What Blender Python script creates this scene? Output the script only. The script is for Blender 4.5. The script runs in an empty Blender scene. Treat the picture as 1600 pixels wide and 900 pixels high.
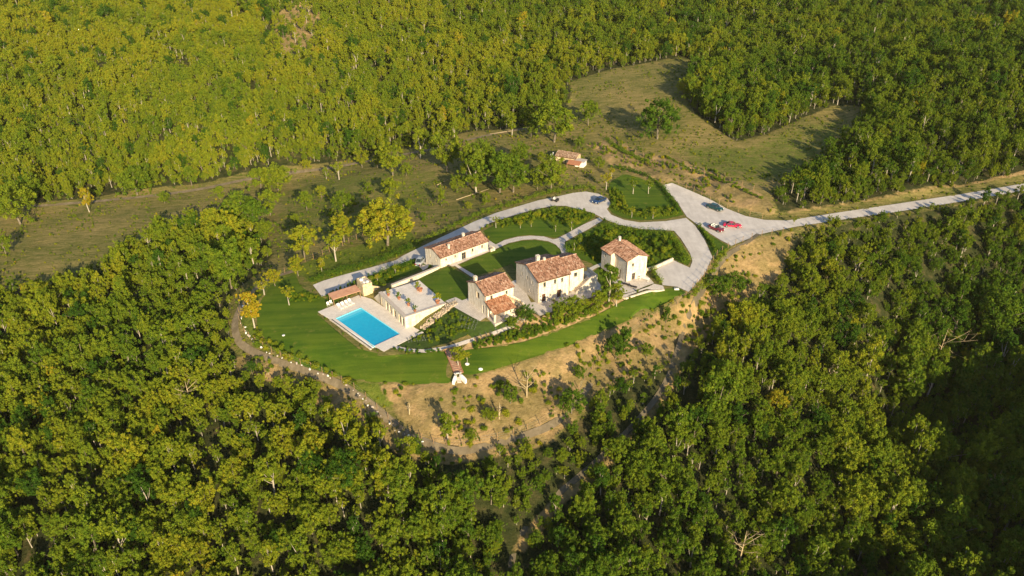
import bpy, math, random
import numpy as np
from mathutils import Vector
from mathutils.geometry import delaunay_2d_cdt
C = bpy.context.scene
R = math.radians
# ------------------------------------------------------------ camera
H0, FPX, PIT = 82.0, 1180.0, R(30)
cam = bpy.data.cameras.new('camera'); cam.lens = FPX/1600*36; cam.sensor_width = 36
cam.clip_start = 1; cam.clip_end = 9000
co = bpy.data.objects.new('camera', cam); C.collection.objects.link(co)
co.location = (0, 0, H0); co.rotation_euler = (R(60), 0, 0); C.camera = co
C.render.resolution_x, C.render.resolution_y = 1600, 900
# ------------------------------------------------------------ light
SUN_EL, SUN_AZ = R(20), (0.37, -0.93)
w = bpy.data.worlds.new('World'); C.world = w; w.use_nodes = True
nt = w.node_tree; sky = nt.nodes.new('ShaderNodeTexSky'); sky.sky_type = 'NISHITA'; sky.sun_disc = False
sky.sun_elevation = SUN_EL; sky.sun_rotation = math.atan2(SUN_AZ[0], SUN_AZ[1]); sky.altitude = 500
bg = nt.nodes['Background']; nt.links.new(sky.outputs[0], bg.inputs[0]); bg.inputs[1].default_value = 0.10
sl = bpy.data.lights.new('sun', 'SUN'); sl.energy = 4.6; sl.angle = R(0.53); sl.color = (1.0, 0.825, 0.52)
so = bpy.data.objects.new('sun', sl); C.collection.objects.link(so)
ce = math.cos(SUN_EL); n_ = math.hypot(*SUN_AZ)
sv = Vector((SUN_AZ[0]/n_*ce, SUN_AZ[1]/n_*ce, math.sin(SUN_EL)))
so.rotation_euler = sv.to_track_quat('Z', 'Y').to_euler(); so.location = (60, -100, 150)
C.view_settings.view_transform = 'Standard'; C.view_settings.look = 'None'
C.view_settings.exposure = 0.95; C.view_settings.gamma = 1
C.cycles.max_bounces = 6; C.cycles.diffuse_bounces = 4; C.cycles.volume_bounces = 0; C.cycles.transparent_max_bounces = 4

# ------------------------------------------------------------ helpers
def tag(o, label=None, cat=None, group=None, kind=None, tone=None):
    if label: o['label'] = label
    if cat: o['category'] = cat
    if group: o['group'] = group
    if kind: o['kind'] = kind
    if tone is not None: o['tone'] = float(tone)
    return o
def link(o, parent=None):
    C.collection.objects.link(o)
    if parent is not None: o.parent = parent
    return o
def empty(name, loc=(0, 0, 0), rz=0.0, **k):
    o = bpy.data.objects.new(name, None); o.empty_display_size = .3
    o.location = loc; o.rotation_euler = (0, 0, rz); link(o); return tag(o, **k)
def copy_tree(o, parent=None):
    c = o.copy(); link(c, parent)
    for ch in list(o.children): copy_tree(ch, c)
    return c
class MB:
    """collects shapes, builds them as one mesh object"""
    def __init__(s): s.v = []; s.f = []; s.m = []; s.c = []; s.sm = []
    def add(s, verts, faces, m=0, col=None, smooth=False):
        b = len(s.v); s.v.extend([tuple(map(float, p)) for p in verts])
        for f in faces:
            s.f.append([i+b for i in f]); s.m.append(m); s.c.append(col if col else (1, 1, 1)); s.sm.append(smooth)
        return s
    def box(s, x0, x1, y0, y1, z0, z1, m=0, col=None):
        v = [(x0,y0,z0),(x1,y0,z0),(x1,y1,z0),(x0,y1,z0),(x0,y0,z1),(x1,y0,z1),(x1,y1,z1),(x0,y1,z1)]
        return s.add(v, [(0,3,2,1),(4,5,6,7),(0,1,5,4),(1,2,6,5),(2,3,7,6),(3,0,4,7)], m, col)
    def obox(s, p, q, wd, z0, z1, m=0):
        """box along the plan segment p-q, z0/z1 may be pairs"""
        (x0,y0),(x1,y1) = p[:2], q[:2]; L = math.hypot(x1-x0, y1-y0) or 1; nx, ny = -(y1-y0)/L*wd/2, (x1-x0)/L*wd/2
        a0,a1 = z0 if isinstance(z0, tuple) else (z0,z0); b0,b1 = z1 if isinstance(z1, tuple) else (z1,z1)
        v = [(x0-nx,y0-ny,a0),(x1-nx,y1-ny,a1),(x1+nx,y1+ny,a1),(x0+nx,y0+ny,a0),(x0-nx,y0-ny,b0),(x1-nx,y1-ny,b1),(x1+nx,y1+ny,b1),(x0+nx,y0+ny,b0)]
        return s.add(v, [(0,3,2,1),(4,5,6,7),(0,1,5,4),(1,2,6,5),(2,3,7,6),(3,0,4,7)], m)
    def tube(s, pts, rad, n=6, m=0, col=None):
        pts = [Vector(p) for p in pts]; V = []; F = []
        for i, p in enumerate(pts):
            d = (pts[min(i+1, len(pts)-1)] - pts[max(i-1, 0)]).normalized()
            a = d.orthogonal().normalized(); b = d.cross(a); r = rad[i] if hasattr(rad, '__len__') else rad
            for k in range(n):
                t = 2*math.pi*k/n; V.append(p + a*math.cos(t)*r + b*math.sin(t)*r)
        for i in range(len(pts)-1):
            for k in range(n):
                j = (k+1) % n; F.append((i*n+k, i*n+j, (i+1)*n+j, (i+1)*n+k))
        F.append(tuple(range(n-1, -1, -1))); F.append(tuple((len(pts)-1)*n+k for k in range(n)))
        return s.add(V, F, m, col, True)
    def lathe(s, prof, n=14, cx=0, cy=0, m=0, a0=0, close=True):
        V = []; F = []
        for r, z in prof:
            for k in range(n):
                t = 2*math.pi*k/n+a0; V.append((cx+r*math.cos(t), cy+r*math.sin(t), z))
        for i in range(len(prof)-1):
            for k in range(n):
                j = (k+1) % n; F.append((i*n+k, i*n+j, (i+1)*n+j, (i+1)*n+k))
        if close: F.append(tuple((len(prof)-1)*n+k for k in range(n)))
        return s.add(V, F, m, None, True)
    def build(s, name, mats, parent=None, **k):
        me = bpy.data.meshes.new(name); me.from_pydata(s.v, [], s.f)
        mats = mats if isinstance(mats, (list, tuple)) else [mats]
        for mm in mats: me.materials.append(mm)
        me.polygons.foreach_set('material_index', s.m); me.polygons.foreach_set('use_smooth', s.sm)
        a = me.color_attributes.new('col', 'FLOAT_COLOR', 'CORNER'); cs = []
        for f, c in zip(s.f, s.c): cs.extend([c[0], c[1], c[2], 1.0]*len(f))
        a.data.foreach_set('color', cs); me.update()
        o = bpy.data.objects.new(name, me); link(o, parent); return tag(o, **k)

# ------------------------------------------------------------ materials
def mat(name, col=(.5,.5,.5), rough=.8, spec=.3, metal=0.0):
    m = bpy.data.materials.new(name); m.use_nodes = True
    b = m.node_tree.nodes['Principled BSDF']; b.inputs['Base Color'].default_value = (*col, 1)
    b.inputs['Roughness'].default_value = rough; b.inputs['Metallic'].default_value = metal
    b.inputs['Specular IOR Level'].default_value = spec; return m
def nd(t, typ, **k):
    n = t.nodes.new(typ)
    for a, v in k.items(): setattr(n, a, v)
    return n
def noise(t, vec, scale, detail=4, rough=.55):
    n = nd(t, 'ShaderNodeTexNoise'); n.inputs['Scale'].default_value = scale; n.inputs['Detail'].default_value = detail
    n.inputs['Roughness'].default_value = rough; t.links.new(vec, n.inputs['Vector']); return n.outputs['Fac']
def ramp(t, fac, stops):
    r = nd(t, 'ShaderNodeValToRGB'); e = r.color_ramp.elements
    while len(e) < len(stops): e.new(.5)
    for i, (p, c) in enumerate(stops): e[i].position = p; e[i].color = (*c, 1) if len(c) == 3 else c
    t.links.new(fac, r.inputs[0]); return r.outputs[0]
def mixc(t, f, a, b, mode='MIX'):
    m = nd(t, 'ShaderNodeMix', data_type='RGBA', blend_type=mode)
    for s_, v in ((0, f), (6, a), (7, b)):
        if hasattr(v, 'links') or hasattr(v, 'is_linked'): t.links.new(v, m.inputs[s_])
        else: m.inputs[s_].default_value = v if s_ == 0 else (*v, 1)
    return m.outputs[2]
def bumpn(t, h, st, dist=.1):
    b = nd(t, 'ShaderNodeBump'); b.inputs['Strength'].default_value = st; b.inputs['Distance'].default_value = dist
    t.links.new(h, b.inputs['Height']); return b.outputs[0]
def geo(t): return nd(t, 'ShaderNodeNewGeometry').outputs['Position']
def objc(t): return nd(t, 'ShaderNodeTexCoord').outputs['Object']
def noisy(name, stops, scale=1.0, rough=.9, bump=.3, bscale=None, detail=6, world=True, dist=.1, spec=.2):
    m = mat(name, rough=rough, spec=spec); t = m.node_tree; p = geo(t) if world else objc(t)
    f = noise(t, p, scale, detail, .62); c = ramp(t, f, stops)
    b = t.nodes['Principled BSDF']; t.links.new(c, b.inputs['Base Color'])
    t.links.new(bumpn(t, noise(t, p, bscale or scale*4, 4), bump, dist), b.inputs['Normal']); return m
# ------------------------------------------------------------ pixel rays and terrain heights
def ray(px, py):
    cx = (px-800)/FPX; cy = (450-py)/FPX
    return cx, math.cos(PIT)+cy*math.sin(PIT), -math.sin(PIT)+cy*math.cos(PIT)
def un(px, py, z=0.0):
    a, b, c = ray(px, py); t = (z-H0)/c; return np.array([a*t, b*t])
def proj(x, y, z):
    d = y*math.cos(PIT)+(H0-z)*math.sin(PIT); u = y*math.sin(PIT)-(H0-z)*math.cos(PIT)
    return 800+FPX*x/d, 450-FPX*u/d, d
CP = [ # photo column, row, height of the ground there
(1040,292,0),(1150,345,0),(1100,340,0),(1060,330,0),(1110,370,0),(1140,380,0),(1200,350,0),(1240,352,0),(1000,350,0),(950,320,0),(900,310,0),(870,312,0),
(1090,400,0),(1070,440,0),(1030,430,0),(1000,380,0),(960,360,0),(940,400,0),(900,360,0),(850,380,0),(800,400,0),(740,415,0),(720,450,0),(690,460,0),(680,430,0),
(780,480,0),(840,480,0),(900,460,0),(930,450,0),(980,450,0),(1000,448,0),(1070,452,-.2),(840,350,0),(790,355,0),(760,385,0),(960,300,.2),(1000,310,0),
(800,340,-.2),(740,372,-.4),(680,395,-1.1),(620,415,-1.9),(560,437,-2.5),(500,455,-2.8),(655,418,-1.8),(600,435,-2.3),(570,443,-2.6),
(450,480,-3.0),(430,500,-3.2),(410,520,-3.8),(470,560,-4.4),(540,560,-3.6),(600,580,-3.8),(640,590,-3.9),(700,590,-3.6),(520,460,-2.8),(500,500,-2.9),
(750,574,-3.2),(800,562,-3.0),(860,540,-2.5),(900,528,-2.2),(960,495,-1.5),(1010,478,-.9),(1055,455,-.4),
(730,545,-2.6),(800,528,-1.6),(860,508,-1.0),(920,490,-.7),(960,468,-.3),(700,540,-2.5),(640,545,-2.8),(700,510,-1.4),(740,515,-1.0),(670,515,-2.2),
(700,600,-4.0),(760,590,-4.0),(830,565,-3.6),(900,545,-3.2),(950,520,-2.6),(600,600,-4.4),(560,592,-4.6),
(1115,400,-.4),(1100,425,-.6),(1085,455,-1.0),(1060,478,-1.6),(1020,500,-2.6),(960,545,-4.4),(930,580,-5.8),(905,625,-7.2),(860,662,-8.0),(800,685,-8.4),(710,702,-8.6),(640,680,-8),
(590,640,-7),(540,605,-5.8),(470,575,-5.3),(400,545,-4.9),(372,515,-4.4),(372,480,-3.9),(400,445,-3.6),(450,415,-3.4),(500,398,-3.2),(560,368,-3.4),(540,405,-2.8),(440,440,-3.2),
(1140,405,-1.4),(1120,435,-2.6),(1100,465,-3.6),(1075,500,-4.6),(1060,540,-5.6),(1035,600,-7.2),(1000,650,-8.8),(960,690,-10),(900,750,-12),(850,790,-13.7),(800,860,-16.5),
(1000,560,-5.2),(980,600,-6.4),(950,640,-7.8),(1050,500,-4.4),
(620,385,-2.8),(700,350,-1.6),(780,320,-.8),(860,290,-.2),
(640,340,-3),(700,300,-2.4),(640,300,-4),(600,340,-4.2),(500,340,-5.5),(560,300,-5.5),(450,330,-7),(430,380,-5.5),(350,300,-9.5),(200,340,-11),(50,370,-13),(50,420,-12.5),(180,390,-11),
(380,400,-6.5),(300,370,-9),(330,450,-7),(200,430,-10.5),(250,520,-9),(100,500,-12),(0,560,-15),(300,600,-10),(150,700,-14.5),(0,800,-18),(300,800,-15.5),(0,900,-21),(200,900,-19.5),
(400,650,-9),(400,720,-11.5),(500,800,-13.5),(500,900,-18),(700,800,-13),(700,900,-17),(620,720,-9.2),(760,730,-9.8),(850,720,-10.2),(350,540,-6.2),(330,500,-6.5),
(1190,390,-1.6),(1150,430,-3.4),(1200,410,-3),(1230,372,-.8),(1180,460,-6),(1300,345,.2),(1400,327,.6),(1500,311,1.2),(1600,295,1.8),(1650,288,2),
(1300,390,-4),(1400,400,-6),(1500,400,-7.5),(1600,400,-8),(1250,480,-8),(1350,500,-12),(1450,480,-14),(1600,500,-18),(1150,560,-8),(1150,620,-10),(1250,600,-12),(1350,600,-20),
(1450,600,-27),(1600,600,-23),(1100,700,-12),(1250,700,-15),(1350,700,-24),(1450,700,-30),(1600,700,-26),(950,800,-13.6),(1100,800,-15.5),(1250,800,-19),(1400,800,-27),(1600,800,-29),
(950,900,-17),(1100,900,-18.5),(1250,900,-22),(1400,900,-29),(1600,900,-31),
(1100,300,1.0),(1150,300,2.2),(1190,330,1.2),(1060,275,1.4),(1000,262,.8),(960,262,.4),(1240,318,1.6),(1200,300,2.4),(1200,265,2.4),(1300,220,3.8),(1330,190,5.5),(1100,240,2.4),(1020,215,3.2),(950,205,2.2),
(1000,140,7),(1080,105,9.5),(920,145,5.4),(880,250,.6),(930,240,.9),(850,205,1),(760,215,-1),(700,250,-2.5),(600,270,-5),(520,280,-7.5),
(660,228,-4),(600,242,-6.5),(450,272,-8.5),(300,303,-10.5),(150,315,-12),(0,330,-13.5),(0,250,-7.5),(0,100,10),(0,0,22),(300,200,-2),(300,100,10),(300,0,22),(450,230,-3.5),(600,195,-2),
(600,100,8.5),(600,0,21),(750,170,1),(750,100,7),(800,0,19),(900,100,8.5),(1000,0,19),(1100,50,13),(1100,160,7),(1200,0,21),(1200,100,10.5),(1300,100,12),(1400,0,22),(1400,100,14),
(1400,200,7),(1600,0,24),(1600,100,16),(1600,200,8.5),(1500,250,4.5),(1300,290,2),(1350,305,1.6),(1500,288,2.4),(1600,265,3.4)]
CW = [(0,430,42),(-200,430,46),(200,430,46),(-350,300,18),(-330,400,38),(330,330,30),(330,420,44),(-300,180,-14),(-300,60,-22),(-200,20,-28),(-60,20,-30),(40,30,-30),
      (-160,-60,-26),(0,-60,-26),(300,200,8),(230,160,-4),(110,56,-3),(135,40,11),(165,45,16),(144,68,8),(190,70,12),(210,110,-2),(88,47,-15),(66,59,-19),(120,10,8),(180,-10,22),(270,60,20),(90,-30,-12),(320,-60,20),(340,120,6),(-360,-60,-24)]  # includes an unseen ridge at right, shaped to throw shade into the ravine
pts = np.array([[*un(a, b, c), c] for a, b, c in CP] + [list(map(float, p)) for p in CW])
PX = pts[:, :2]/100; PZ = pts[:, 2]
def U(d2): return .5*d2*np.log(d2+1e-12)
def _fit():
    n = len(PX); K = U(((PX[:, None]-PX[None])**2).sum(-1)) + np.eye(n)*1.5e-5
    P = np.hstack([np.ones((n, 1)), PX]); A = np.zeros((n+3, n+3)); A[:n, :n] = K; A[:n, n:] = P; A[n:, :n] = P.T
    return np.linalg.solve(A, np.concatenate([PZ, np.zeros(3)]))
WTS = _fit()
def tps(x, y):
    x = np.atleast_1d(np.asarray(x, float)); y = np.atleast_1d(np.asarray(y, float)); out = np.zeros(x.shape)
    q = np.stack([x, y], -1)/100
    for i in range(0, len(q), 20000):
        s = q[i:i+20000]; d2 = ((s[:, None]-PX[None])**2).sum(-1)
        out[i:i+20000] = U(d2)@WTS[:-3] + WTS[-3] + s@WTS[-2:]
    return out
def sdist(x, y, poly):
    """signed distance to a polygon, positive inside"""
    x = np.atleast_1d(np.asarray(x, float)); y = np.atleast_1d(np.asarray(y, float))
    p = np.asarray(poly, float); q = np.roll(p, -1, 0); best = np.full(x.shape, 1e9); ins = np.zeros(x.shape, bool)
    for (ax, ay), (bx, by) in zip(p, q):
        dx, dy = bx-ax, by-ay; L = dx*dx+dy*dy+1e-12
        t = np.clip(((x-ax)*dx+(y-ay)*dy)/L, 0, 1); best = np.minimum(best, np.hypot(x-ax-t*dx, y-ay-t*dy))
        c = ((ay > y) != (by > y)) & (x < (bx-ax)*(y-ay)/(by-ay+1e-12)+ax); ins ^= c
    return np.where(ins, best, -best)
def sstep(v, a, b): t = np.clip((v-a)/(b-a), 0, 1); return t*t*(3-2*t)
def hsh(ix, iy, s): 
    v = np.sin(ix*127.1+iy*311.7+s*74.7)*43758.5453; return v-np.floor(v)
def vnoise(x, y, s=0):
    ix, iy = np.floor(x), np.floor(y); fx, fy = x-ix, y-iy; fx = fx*fx*(3-2*fx); fy = fy*fy*(3-2*fy)
    return (hsh(ix,iy,s)*(1-fx)+hsh(ix+1,iy,s)*fx)*(1-fy)+(hsh(ix,iy+1,s)*(1-fx)+hsh(ix+1,iy+1,s)*fx)*fy
def fbm(x, y, s=0, o=4):
    r = 0; a = .5
    for k in range(o): r = r+a*vnoise(x*2**k, y*2**k, s+k*17); a *= .5
    return r
# flat pieces: plateau (z 0), pool level (z -2.8)
flat0 = [un(*p) for p in [(1036,290),(1150,330),(1240,346),(1240,356),(1147,385),(1121,404),(1083,460),(1010,448),(960,466),(925,476),(880,492),(815,500),(752,502),(715,488),(690,462),(690,412),(762,376),(800,345),(870,322),(915,302),(990,340)]]
PD = [un(*p, -2.8) for p in [(496.7,487.8),(560,462),(581,466),(648.9,513.3),(661,519),(600,550)]]
RCL = [(*un(a, b, c), c) for a, b, c in [(1225,350,0),(1300,339.5,.2),(1400,325,.6),(1500,309.5,1.2),(1600,292.5,1.8),(1720,277,2.2)]]
def height(x, y):
    x = np.atleast_1d(np.asarray(x, float)); y = np.atleast_1d(np.asarray(y, float))
    z = tps(x, y)
    r = np.hypot(x, y-150); f = sstep(r, 430, 900)
    if f.any(): z = z*(1-f)+f*(55+60*fbm(x/420, y/420, 3))
    z = z*(1-sstep(sdist(x, y, flat0), -2.5, 1.0))
    bd = np.full(x.shape, 1e9); bz = np.zeros(x.shape)
    for (ax, ay, az), (cx, cy, cz) in zip(RCL[:-1], RCL[1:]):
        dx, dy = cx-ax, cy-ay; t = np.clip(((x-ax)*dx+(y-ay)*dy)/(dx*dx+dy*dy), 0, 1); d = np.hypot(x-ax-t*dx, y-ay-t*dy); k = d < bd; bd = np.where(k, d, bd); bz = np.where(k, az+(cz-az)*t, bz)
    k = 1-sstep(bd, 2.9, 7.0); z = z*(1-k)+bz*k
    m = sstep(sdist(x, y, PD), -3.0, -.2); z = z*(1-m)-2.8*m
    return z
def hz(x, y): return float(height(x, y)[0])
def hits(pp):
    """photo points -> points on the ground, by marching each ray"""
    out = []
    T = np.arange(50, 520, 1.5)
    for px, py in pp:
        a, b, c = ray(px, py); t = T/b; zz = H0+c*t; g = height(a*t, b*t); s = zz-g
        k = np.where(s < 0)[0]; k = k[0] if len(k) else len(T)-1; k = max(k, 1)
        u = s[k-1]/(s[k-1]-s[k]+1e-9); tt = t[k-1]+(t[k]-t[k-1])*u
        tt2 = np.linspace(tt-1, tt+1, 21); s = H0+c*tt2-height(a*tt2, b*tt2); k = np.where(s < 0)[0]
        if len(k): tt = tt2[k[0]]-.05
        out.append((a*tt, b*tt))
    return out
def gp(px, py):
    x, y = hits([(px, py)])[0]; return Vector((x, y, hz(x, y)))
def smooth_poly(p, closed=True, n=4):
    p = [np.array(q, float) for q in p]; out = []; N = len(p)
    for i in range(N if closed else N-1):
        a, b, c, d = (p[(i-1) % N] if closed or i > 0 else p[i]), p[i], p[(i+1) % N], (p[(i+2) % N] if closed or i+2 < N else p[i+1])
        for k in range(n):
            t = k/n; out.append(tuple(.5*((2*b)+(-a+c)*t+(2*a-5*b+4*c-d)*t*t+(-a+3*b-3*c+d)*t**3)))
    if not closed: out.append(tuple(p[-1]))
    return out
SHEETS = []
def sheet(name, poly, material, off, step=1.2, kind='structure', thick=0.0, **k):
    """a ground covering laid over the terrain"""
    P = [Vector(q) for q in poly]; a = np.array(poly)
    x0, y0 = a.min(0); x1, y1 = a.max(0); gx, gy = np.meshgrid(np.arange(x0, x1, step), np.arange(y0, y1, step))
    gx, gy = gx.ravel(), gy.ravel(); ins = sdist(gx, gy, poly) > step*.35
    V = P+[Vector((q, r)) for q, r in zip(gx[ins], gy[ins])]
    r = delaunay_2d_cdt(V, [], [list(range(len(P)))], 1, 1e-4)
    vv = np.array([tuple(v) for v in r[0]]); z = height(vv[:, 0], vv[:, 1])+off
    verts = [(q[0], q[1], zz) for q, zz in zip(vv, z)]; faces = [list(f) for f in r[2]]
    mb = MB(); mb.add(verts, faces, 0, None, False)
    if thick:
        n = len(poly); zz = height(a[:, 0], a[:, 1])+off; sv_ = [(p[0], p[1], q+.001) for p, q in zip(poly, zz)]+[(p[0], p[1], q-thick) for p, q in zip(poly, zz)]
        mb.add(sv_, [(i, (i+1) % n, n+(i+1) % n, n+i) for i in range(n)])
    SHEETS.append(poly); o = mb.build(name, material, kind=kind, **k); return o
def ribbon(center, width):
    c = np.array(center); L = []; Rr = []
    for i in range(len(c)):
        d = c[min(i+1, len(c)-1)]-c[max(i-1, 0)]; d = d/(np.hypot(*d)+1e-9); n = np.array([-d[1], d[0]])*width/2
        L.append(tuple(c[i]+n)); Rr.append(tuple(c[i]-n))
    return L+Rr[::-1]
# ------------------------------------------------------------ ground materials
def ground_mat():
    m = mat('ground', rough=.95, spec=.1); t = m.node_tree; p = geo(t); b = t.nodes['Principled BSDF']
    z = nd(t, 'ShaderNodeAttribute', attribute_name='zone'); sp = nd(t, 'ShaderNodeSeparateColor'); t.links.new(z.outputs['Color'], sp.inputs[0])
    def sharpen(v, sc):
        a = nd(t, 'ShaderNodeMath', operation='ADD'); t.links.new(v, a.inputs[0])
        n = nd(t, 'ShaderNodeMath', operation='MULTIPLY_ADD'); t.links.new(noise(t, p, sc, 6, .7), n.inputs[0]); n.inputs[1].default_value = .9; n.inputs[2].default_value = -.45
        t.links.new(n.outputs[0], a.inputs[1]); r = nd(t, 'ShaderNodeMapRange'); r.inputs['From Min'].default_value = .38; r.inputs['From Max'].default_value = .62
        t.links.new(a.outputs[0], r.inputs['Value']); return r.outputs[0]
    floor = ramp(t, noise(t, p, .5, 5), [(.3, (.02,.03,.008)), (.55, (.05,.055,.018)), (.75, (.13,.10,.045))])
    f1 = noise(t, p, .055, 5, .6); f2 = noise(t, p, 1.4, 6, .7)
    mp = nd(t, 'ShaderNodeMapping'); mp.inputs['Scale'].default_value = (.25, 1.3, .5); mp.inputs['Rotation'].default_value = (0, 0, R(-22)); t.links.new(p, mp.inputs[0])
    f3 = noise(t, mp.outputs[0], .9, 4, .6)
    fa = ramp(t, f1, [(.38, (.075,.10,.018)), (.47, (.15,.145,.035)), (.54, (.25,.195,.065)), (.64, (.36,.25,.10))])
    fb = ramp(t, f2, [(.35, (.06,.085,.014)), (.5, (.16,.15,.04)), (.62, (.32,.24,.09)), (.8, (.42,.31,.14))])
    fc = ramp(t, f3, [(.42, (.085,.10,.02)), (.58, (.30,.23,.09))])
    field = mixc(t, .4, mixc(t, .45, fa, fb), fc)
    da = ramp(t, noise(t, p, .9, 8, .72), [(.28, (.12,.085,.035)), (.45, (.33,.215,.095)), (.62, (.47,.32,.15)), (.8, (.56,.41,.22))])
    db = ramp(t, noise(t, p, .16, 5, .6), [(.42, (.08,.10,.02)), (.52, (.20,.17,.06)), (.58, (.40,.27,.12)), (.7, (.48,.33,.16))])
    dirt = mixc(t, .45, da, db)
    rough = ramp(t, noise(t, p, .8, 6, .7), [(.3, (.07,.11,.012)), (.6, (.15,.18,.025)), (.8, (.28,.24,.06))])
    c = mixc(t, sharpen(sp.outputs[0], .35), floor, field)
    c = mixc(t, sharpen(sp.outputs[1], .5), c, dirt)
    c = mixc(t, sharpen(sp.outputs[2], .6), c, rough)
    t.links.new(c, b.inputs['Base Color'])
    t.links.new(bumpn(t, noise(t, p, 1.6, 8, .75), .9, .5), b.inputs['Normal']); return m
GROUND = ground_mat()
def lawn_mat(name, a, bcol, dark):
    m = mat(name, rough=.9, spec=.15); t = m.node_tree; p = geo(t); b = t.nodes['Principled BSDF']
    c1 = ramp(t, noise(t, p, .18, 4), [(.35, a), (.65, bcol)])
    mp = nd(t, 'ShaderNodeMapping'); mp.inputs['Rotation'].default_value = (0, 0, R(35)); mp.inputs['Scale'].default_value = (.05, 1.1, 1); t.links.new(p, mp.inputs[0])
    c2 = ramp(t, noise(t, mp.outputs[0], .9, 3), [(.4, dark), (.62, bcol)])
    c3 = ramp(t, noise(t, p, 5, 5, .7), [(.3, dark), (.7, bcol)])
    c = mixc(t, .25, mixc(t, .45, c1, c2), c3); dry = ramp(t, noise(t, p, .35, 6, .7), [(.60, (0,0,0)), (.72, (1,1,1))]); c = mixc(t, dry, c, (.17,.16,.03)); t.links.new(c, b.inputs['Base Color'])
    t.links.new(bumpn(t, noise(t, p, 9, 4, .7), .7, .12), b.inputs['Normal']); return m
LAWN = lawn_mat('mown_grass', (.045,.105,.005), (.110,.155,.010), (.028,.070,.003))
def gravel_mat(name, lo, hi, sc=.25):
    m = mat(name, rough=.92, spec=.2); t = m.node_tree; p = geo(t); b = t.nodes['Principled BSDF']
    c1 = ramp(t, noise(t, p, sc, 7, .7), [(.36, tuple(v*.8 for v in lo)), (.5, lo), (.64, hi)]); c2 = ramp(t, noise(t, p, 7, 4, .8), [(.25, tuple(v*.7 for v in lo)), (.7, hi)])
    mp = nd(t, 'ShaderNodeMapping'); mp.inputs['Scale'].default_value = (1.6, .25, 1); mp.inputs['Rotation'].default_value = (0,0,R(30)); t.links.new(p, mp.inputs[0])
    c3 = ramp(t, noise(t, mp.outputs[0], .6, 5, .6), [(.35, lo), (.6, hi)])
    c = mixc(t, .35, mixc(t, .4, c1, c2), c3); t.links.new(c, b.inputs['Base Color'])
    t.links.new(bumpn(t, noise(t, p, 6, 5, .7), .35, .06), b.inputs['Normal']); return m
GRAVEL = gravel_mat('pale_gravel', (.49,.44,.40), (.67,.61,.56))
DIRT_TRACK = gravel_mat('dirt_track', (.14,.11,.065), (.30,.235,.15), .5)
GREY_TRACK = gravel_mat('grey_track', (.10,.085,.055), (.20,.16,.105), .5)
def paving_mat(name, lo, hi, sx, rot, joint=(.3,.27,.24)):
    m = mat(name, rough=.75, spec=.3); t = m.node_tree; p = geo(t); b = t.nodes['Principled BSDF']
    mp = nd(t, 'ShaderNodeMapping'); mp.inputs['Rotation'].default_value = (0, 0, R(rot)); t.links.new(p, mp.inputs[0])
    k = nd(t, 'ShaderNodeTexBrick'); k.inputs['Scale'].default_value = 1/sx; k.inputs['Mortar Size'].default_value = .02
    k.inputs['Color1'].default_value = (*lo, 1); k.inputs['Color2'].default_value = (*hi, 1); k.inputs['Mortar'].default_value = (*joint, 1)
    t.links.new(mp.outputs[0], k.inputs[0]); f = ramp(t, noise(t, p, .7, 5, .7), [(.3, (.78,.78,.78)), (.7, (1,1,1))])
    t.links.new(mixc(t, 1.0, k.outputs[0], f, 'MULTIPLY'), b.inputs['Base Color']); return m
PAVE = paving_mat('stone_paving', (.60,.53,.47), (.70,.63,.57), .9, -30)
POOLPAVE = paving_mat('pool_paving', (.76,.67,.59), (.82,.74,.66), .8, -40, (.5,.45,.4))
BED = noisy('planting_soil', [(.3, (.16,.10,.045)), (.55, (.40,.27,.13)), (.75, (.50,.36,.19))], .9, .95, .6)
DARKBED = noisy('dark_bed', [(.3, (.03,.05,.01)), (.6, (.05,.085,.012)), (.8, (.12,.10,.04))], .7, .95, .6)

# ------------------------------------------------------------ ground coverings
def W(pp, z=None): return [tuple(un(a, b, z)) for a, b in pp] if z is not None else hits(pp)
ROADP = [(1034,290),(1050,286),(1078,298),(1110,312),(1135,326),(1165,338),(1195,344),(1230,345),(1300,334),(1400,319),(1500,304),(1600,287),(1690,274),(1700,285),(1600,298.5),(1500,315.5),(1400,331.5),(1300,345.5),(1240,355),(1210,361),(1185,367),(1160,377),(1143,384),(1125,375),(1100,359),(1088,350),(1073,339),(1058,316)]
DRIVE_UP = [(1072,341),(1040,346),(1000,348),(975,344),(955,336),(948,327),(955,319),(949,310),(935,303),(915,299.5),(895,302),(875,306.5),(842,313),(809,323),(775,333),(740,347),(713,360),(664,383),(631,399),(618,407),(580,418),(550,426),(525,433),(505,439),(489,445.5)]
DRIVE_LO = [(503,464),(530,455),(551,446),(569,434),(587,427.5),(604,420),(635,409),(649,403),(652,414),(661,423),(684,410),(690,405),(668,397),(700,378),(748,360),(766,348.5),(788,341.5),(809,335),(836,327.5),(864,322),(884,322),(905,327.5),(923,332),(936.7,338.5),(944,343),(967,351.5),(1000,358),(1033,360),(1053,361),(1064,373.5),(1078,396),(1082,408),(1078,419),(1051,406.5),(1023,423),(1030,434),(1035.5,446),(1058,448.5),(1075.5,456.5),(1087,445),(1102,426),(1113,402),(1100,373),(1086,353)]
PATH_O = [(690,412.5),(702,409),(740,392),(774,383),(788,375.7),(809,370.5),(829,368.8),(850,370),(864,374.5),(870.7,373.3),(884.4,366),(912,351),(936.7,340.2)]
PATH_I = [(941.5,345),(918.8,359),(895.4,371),(882,378.5),(883.5,386),(889,395),(892,401),(879,401),(875.5,390),(868,382.5),(857,377.5),(836,374.3),(817,375.3),(795,380.3),(775.8,389),(753.8,398),(740,403),(722,411),(708,417)]
ZP = {} # zone polygons (world)
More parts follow.
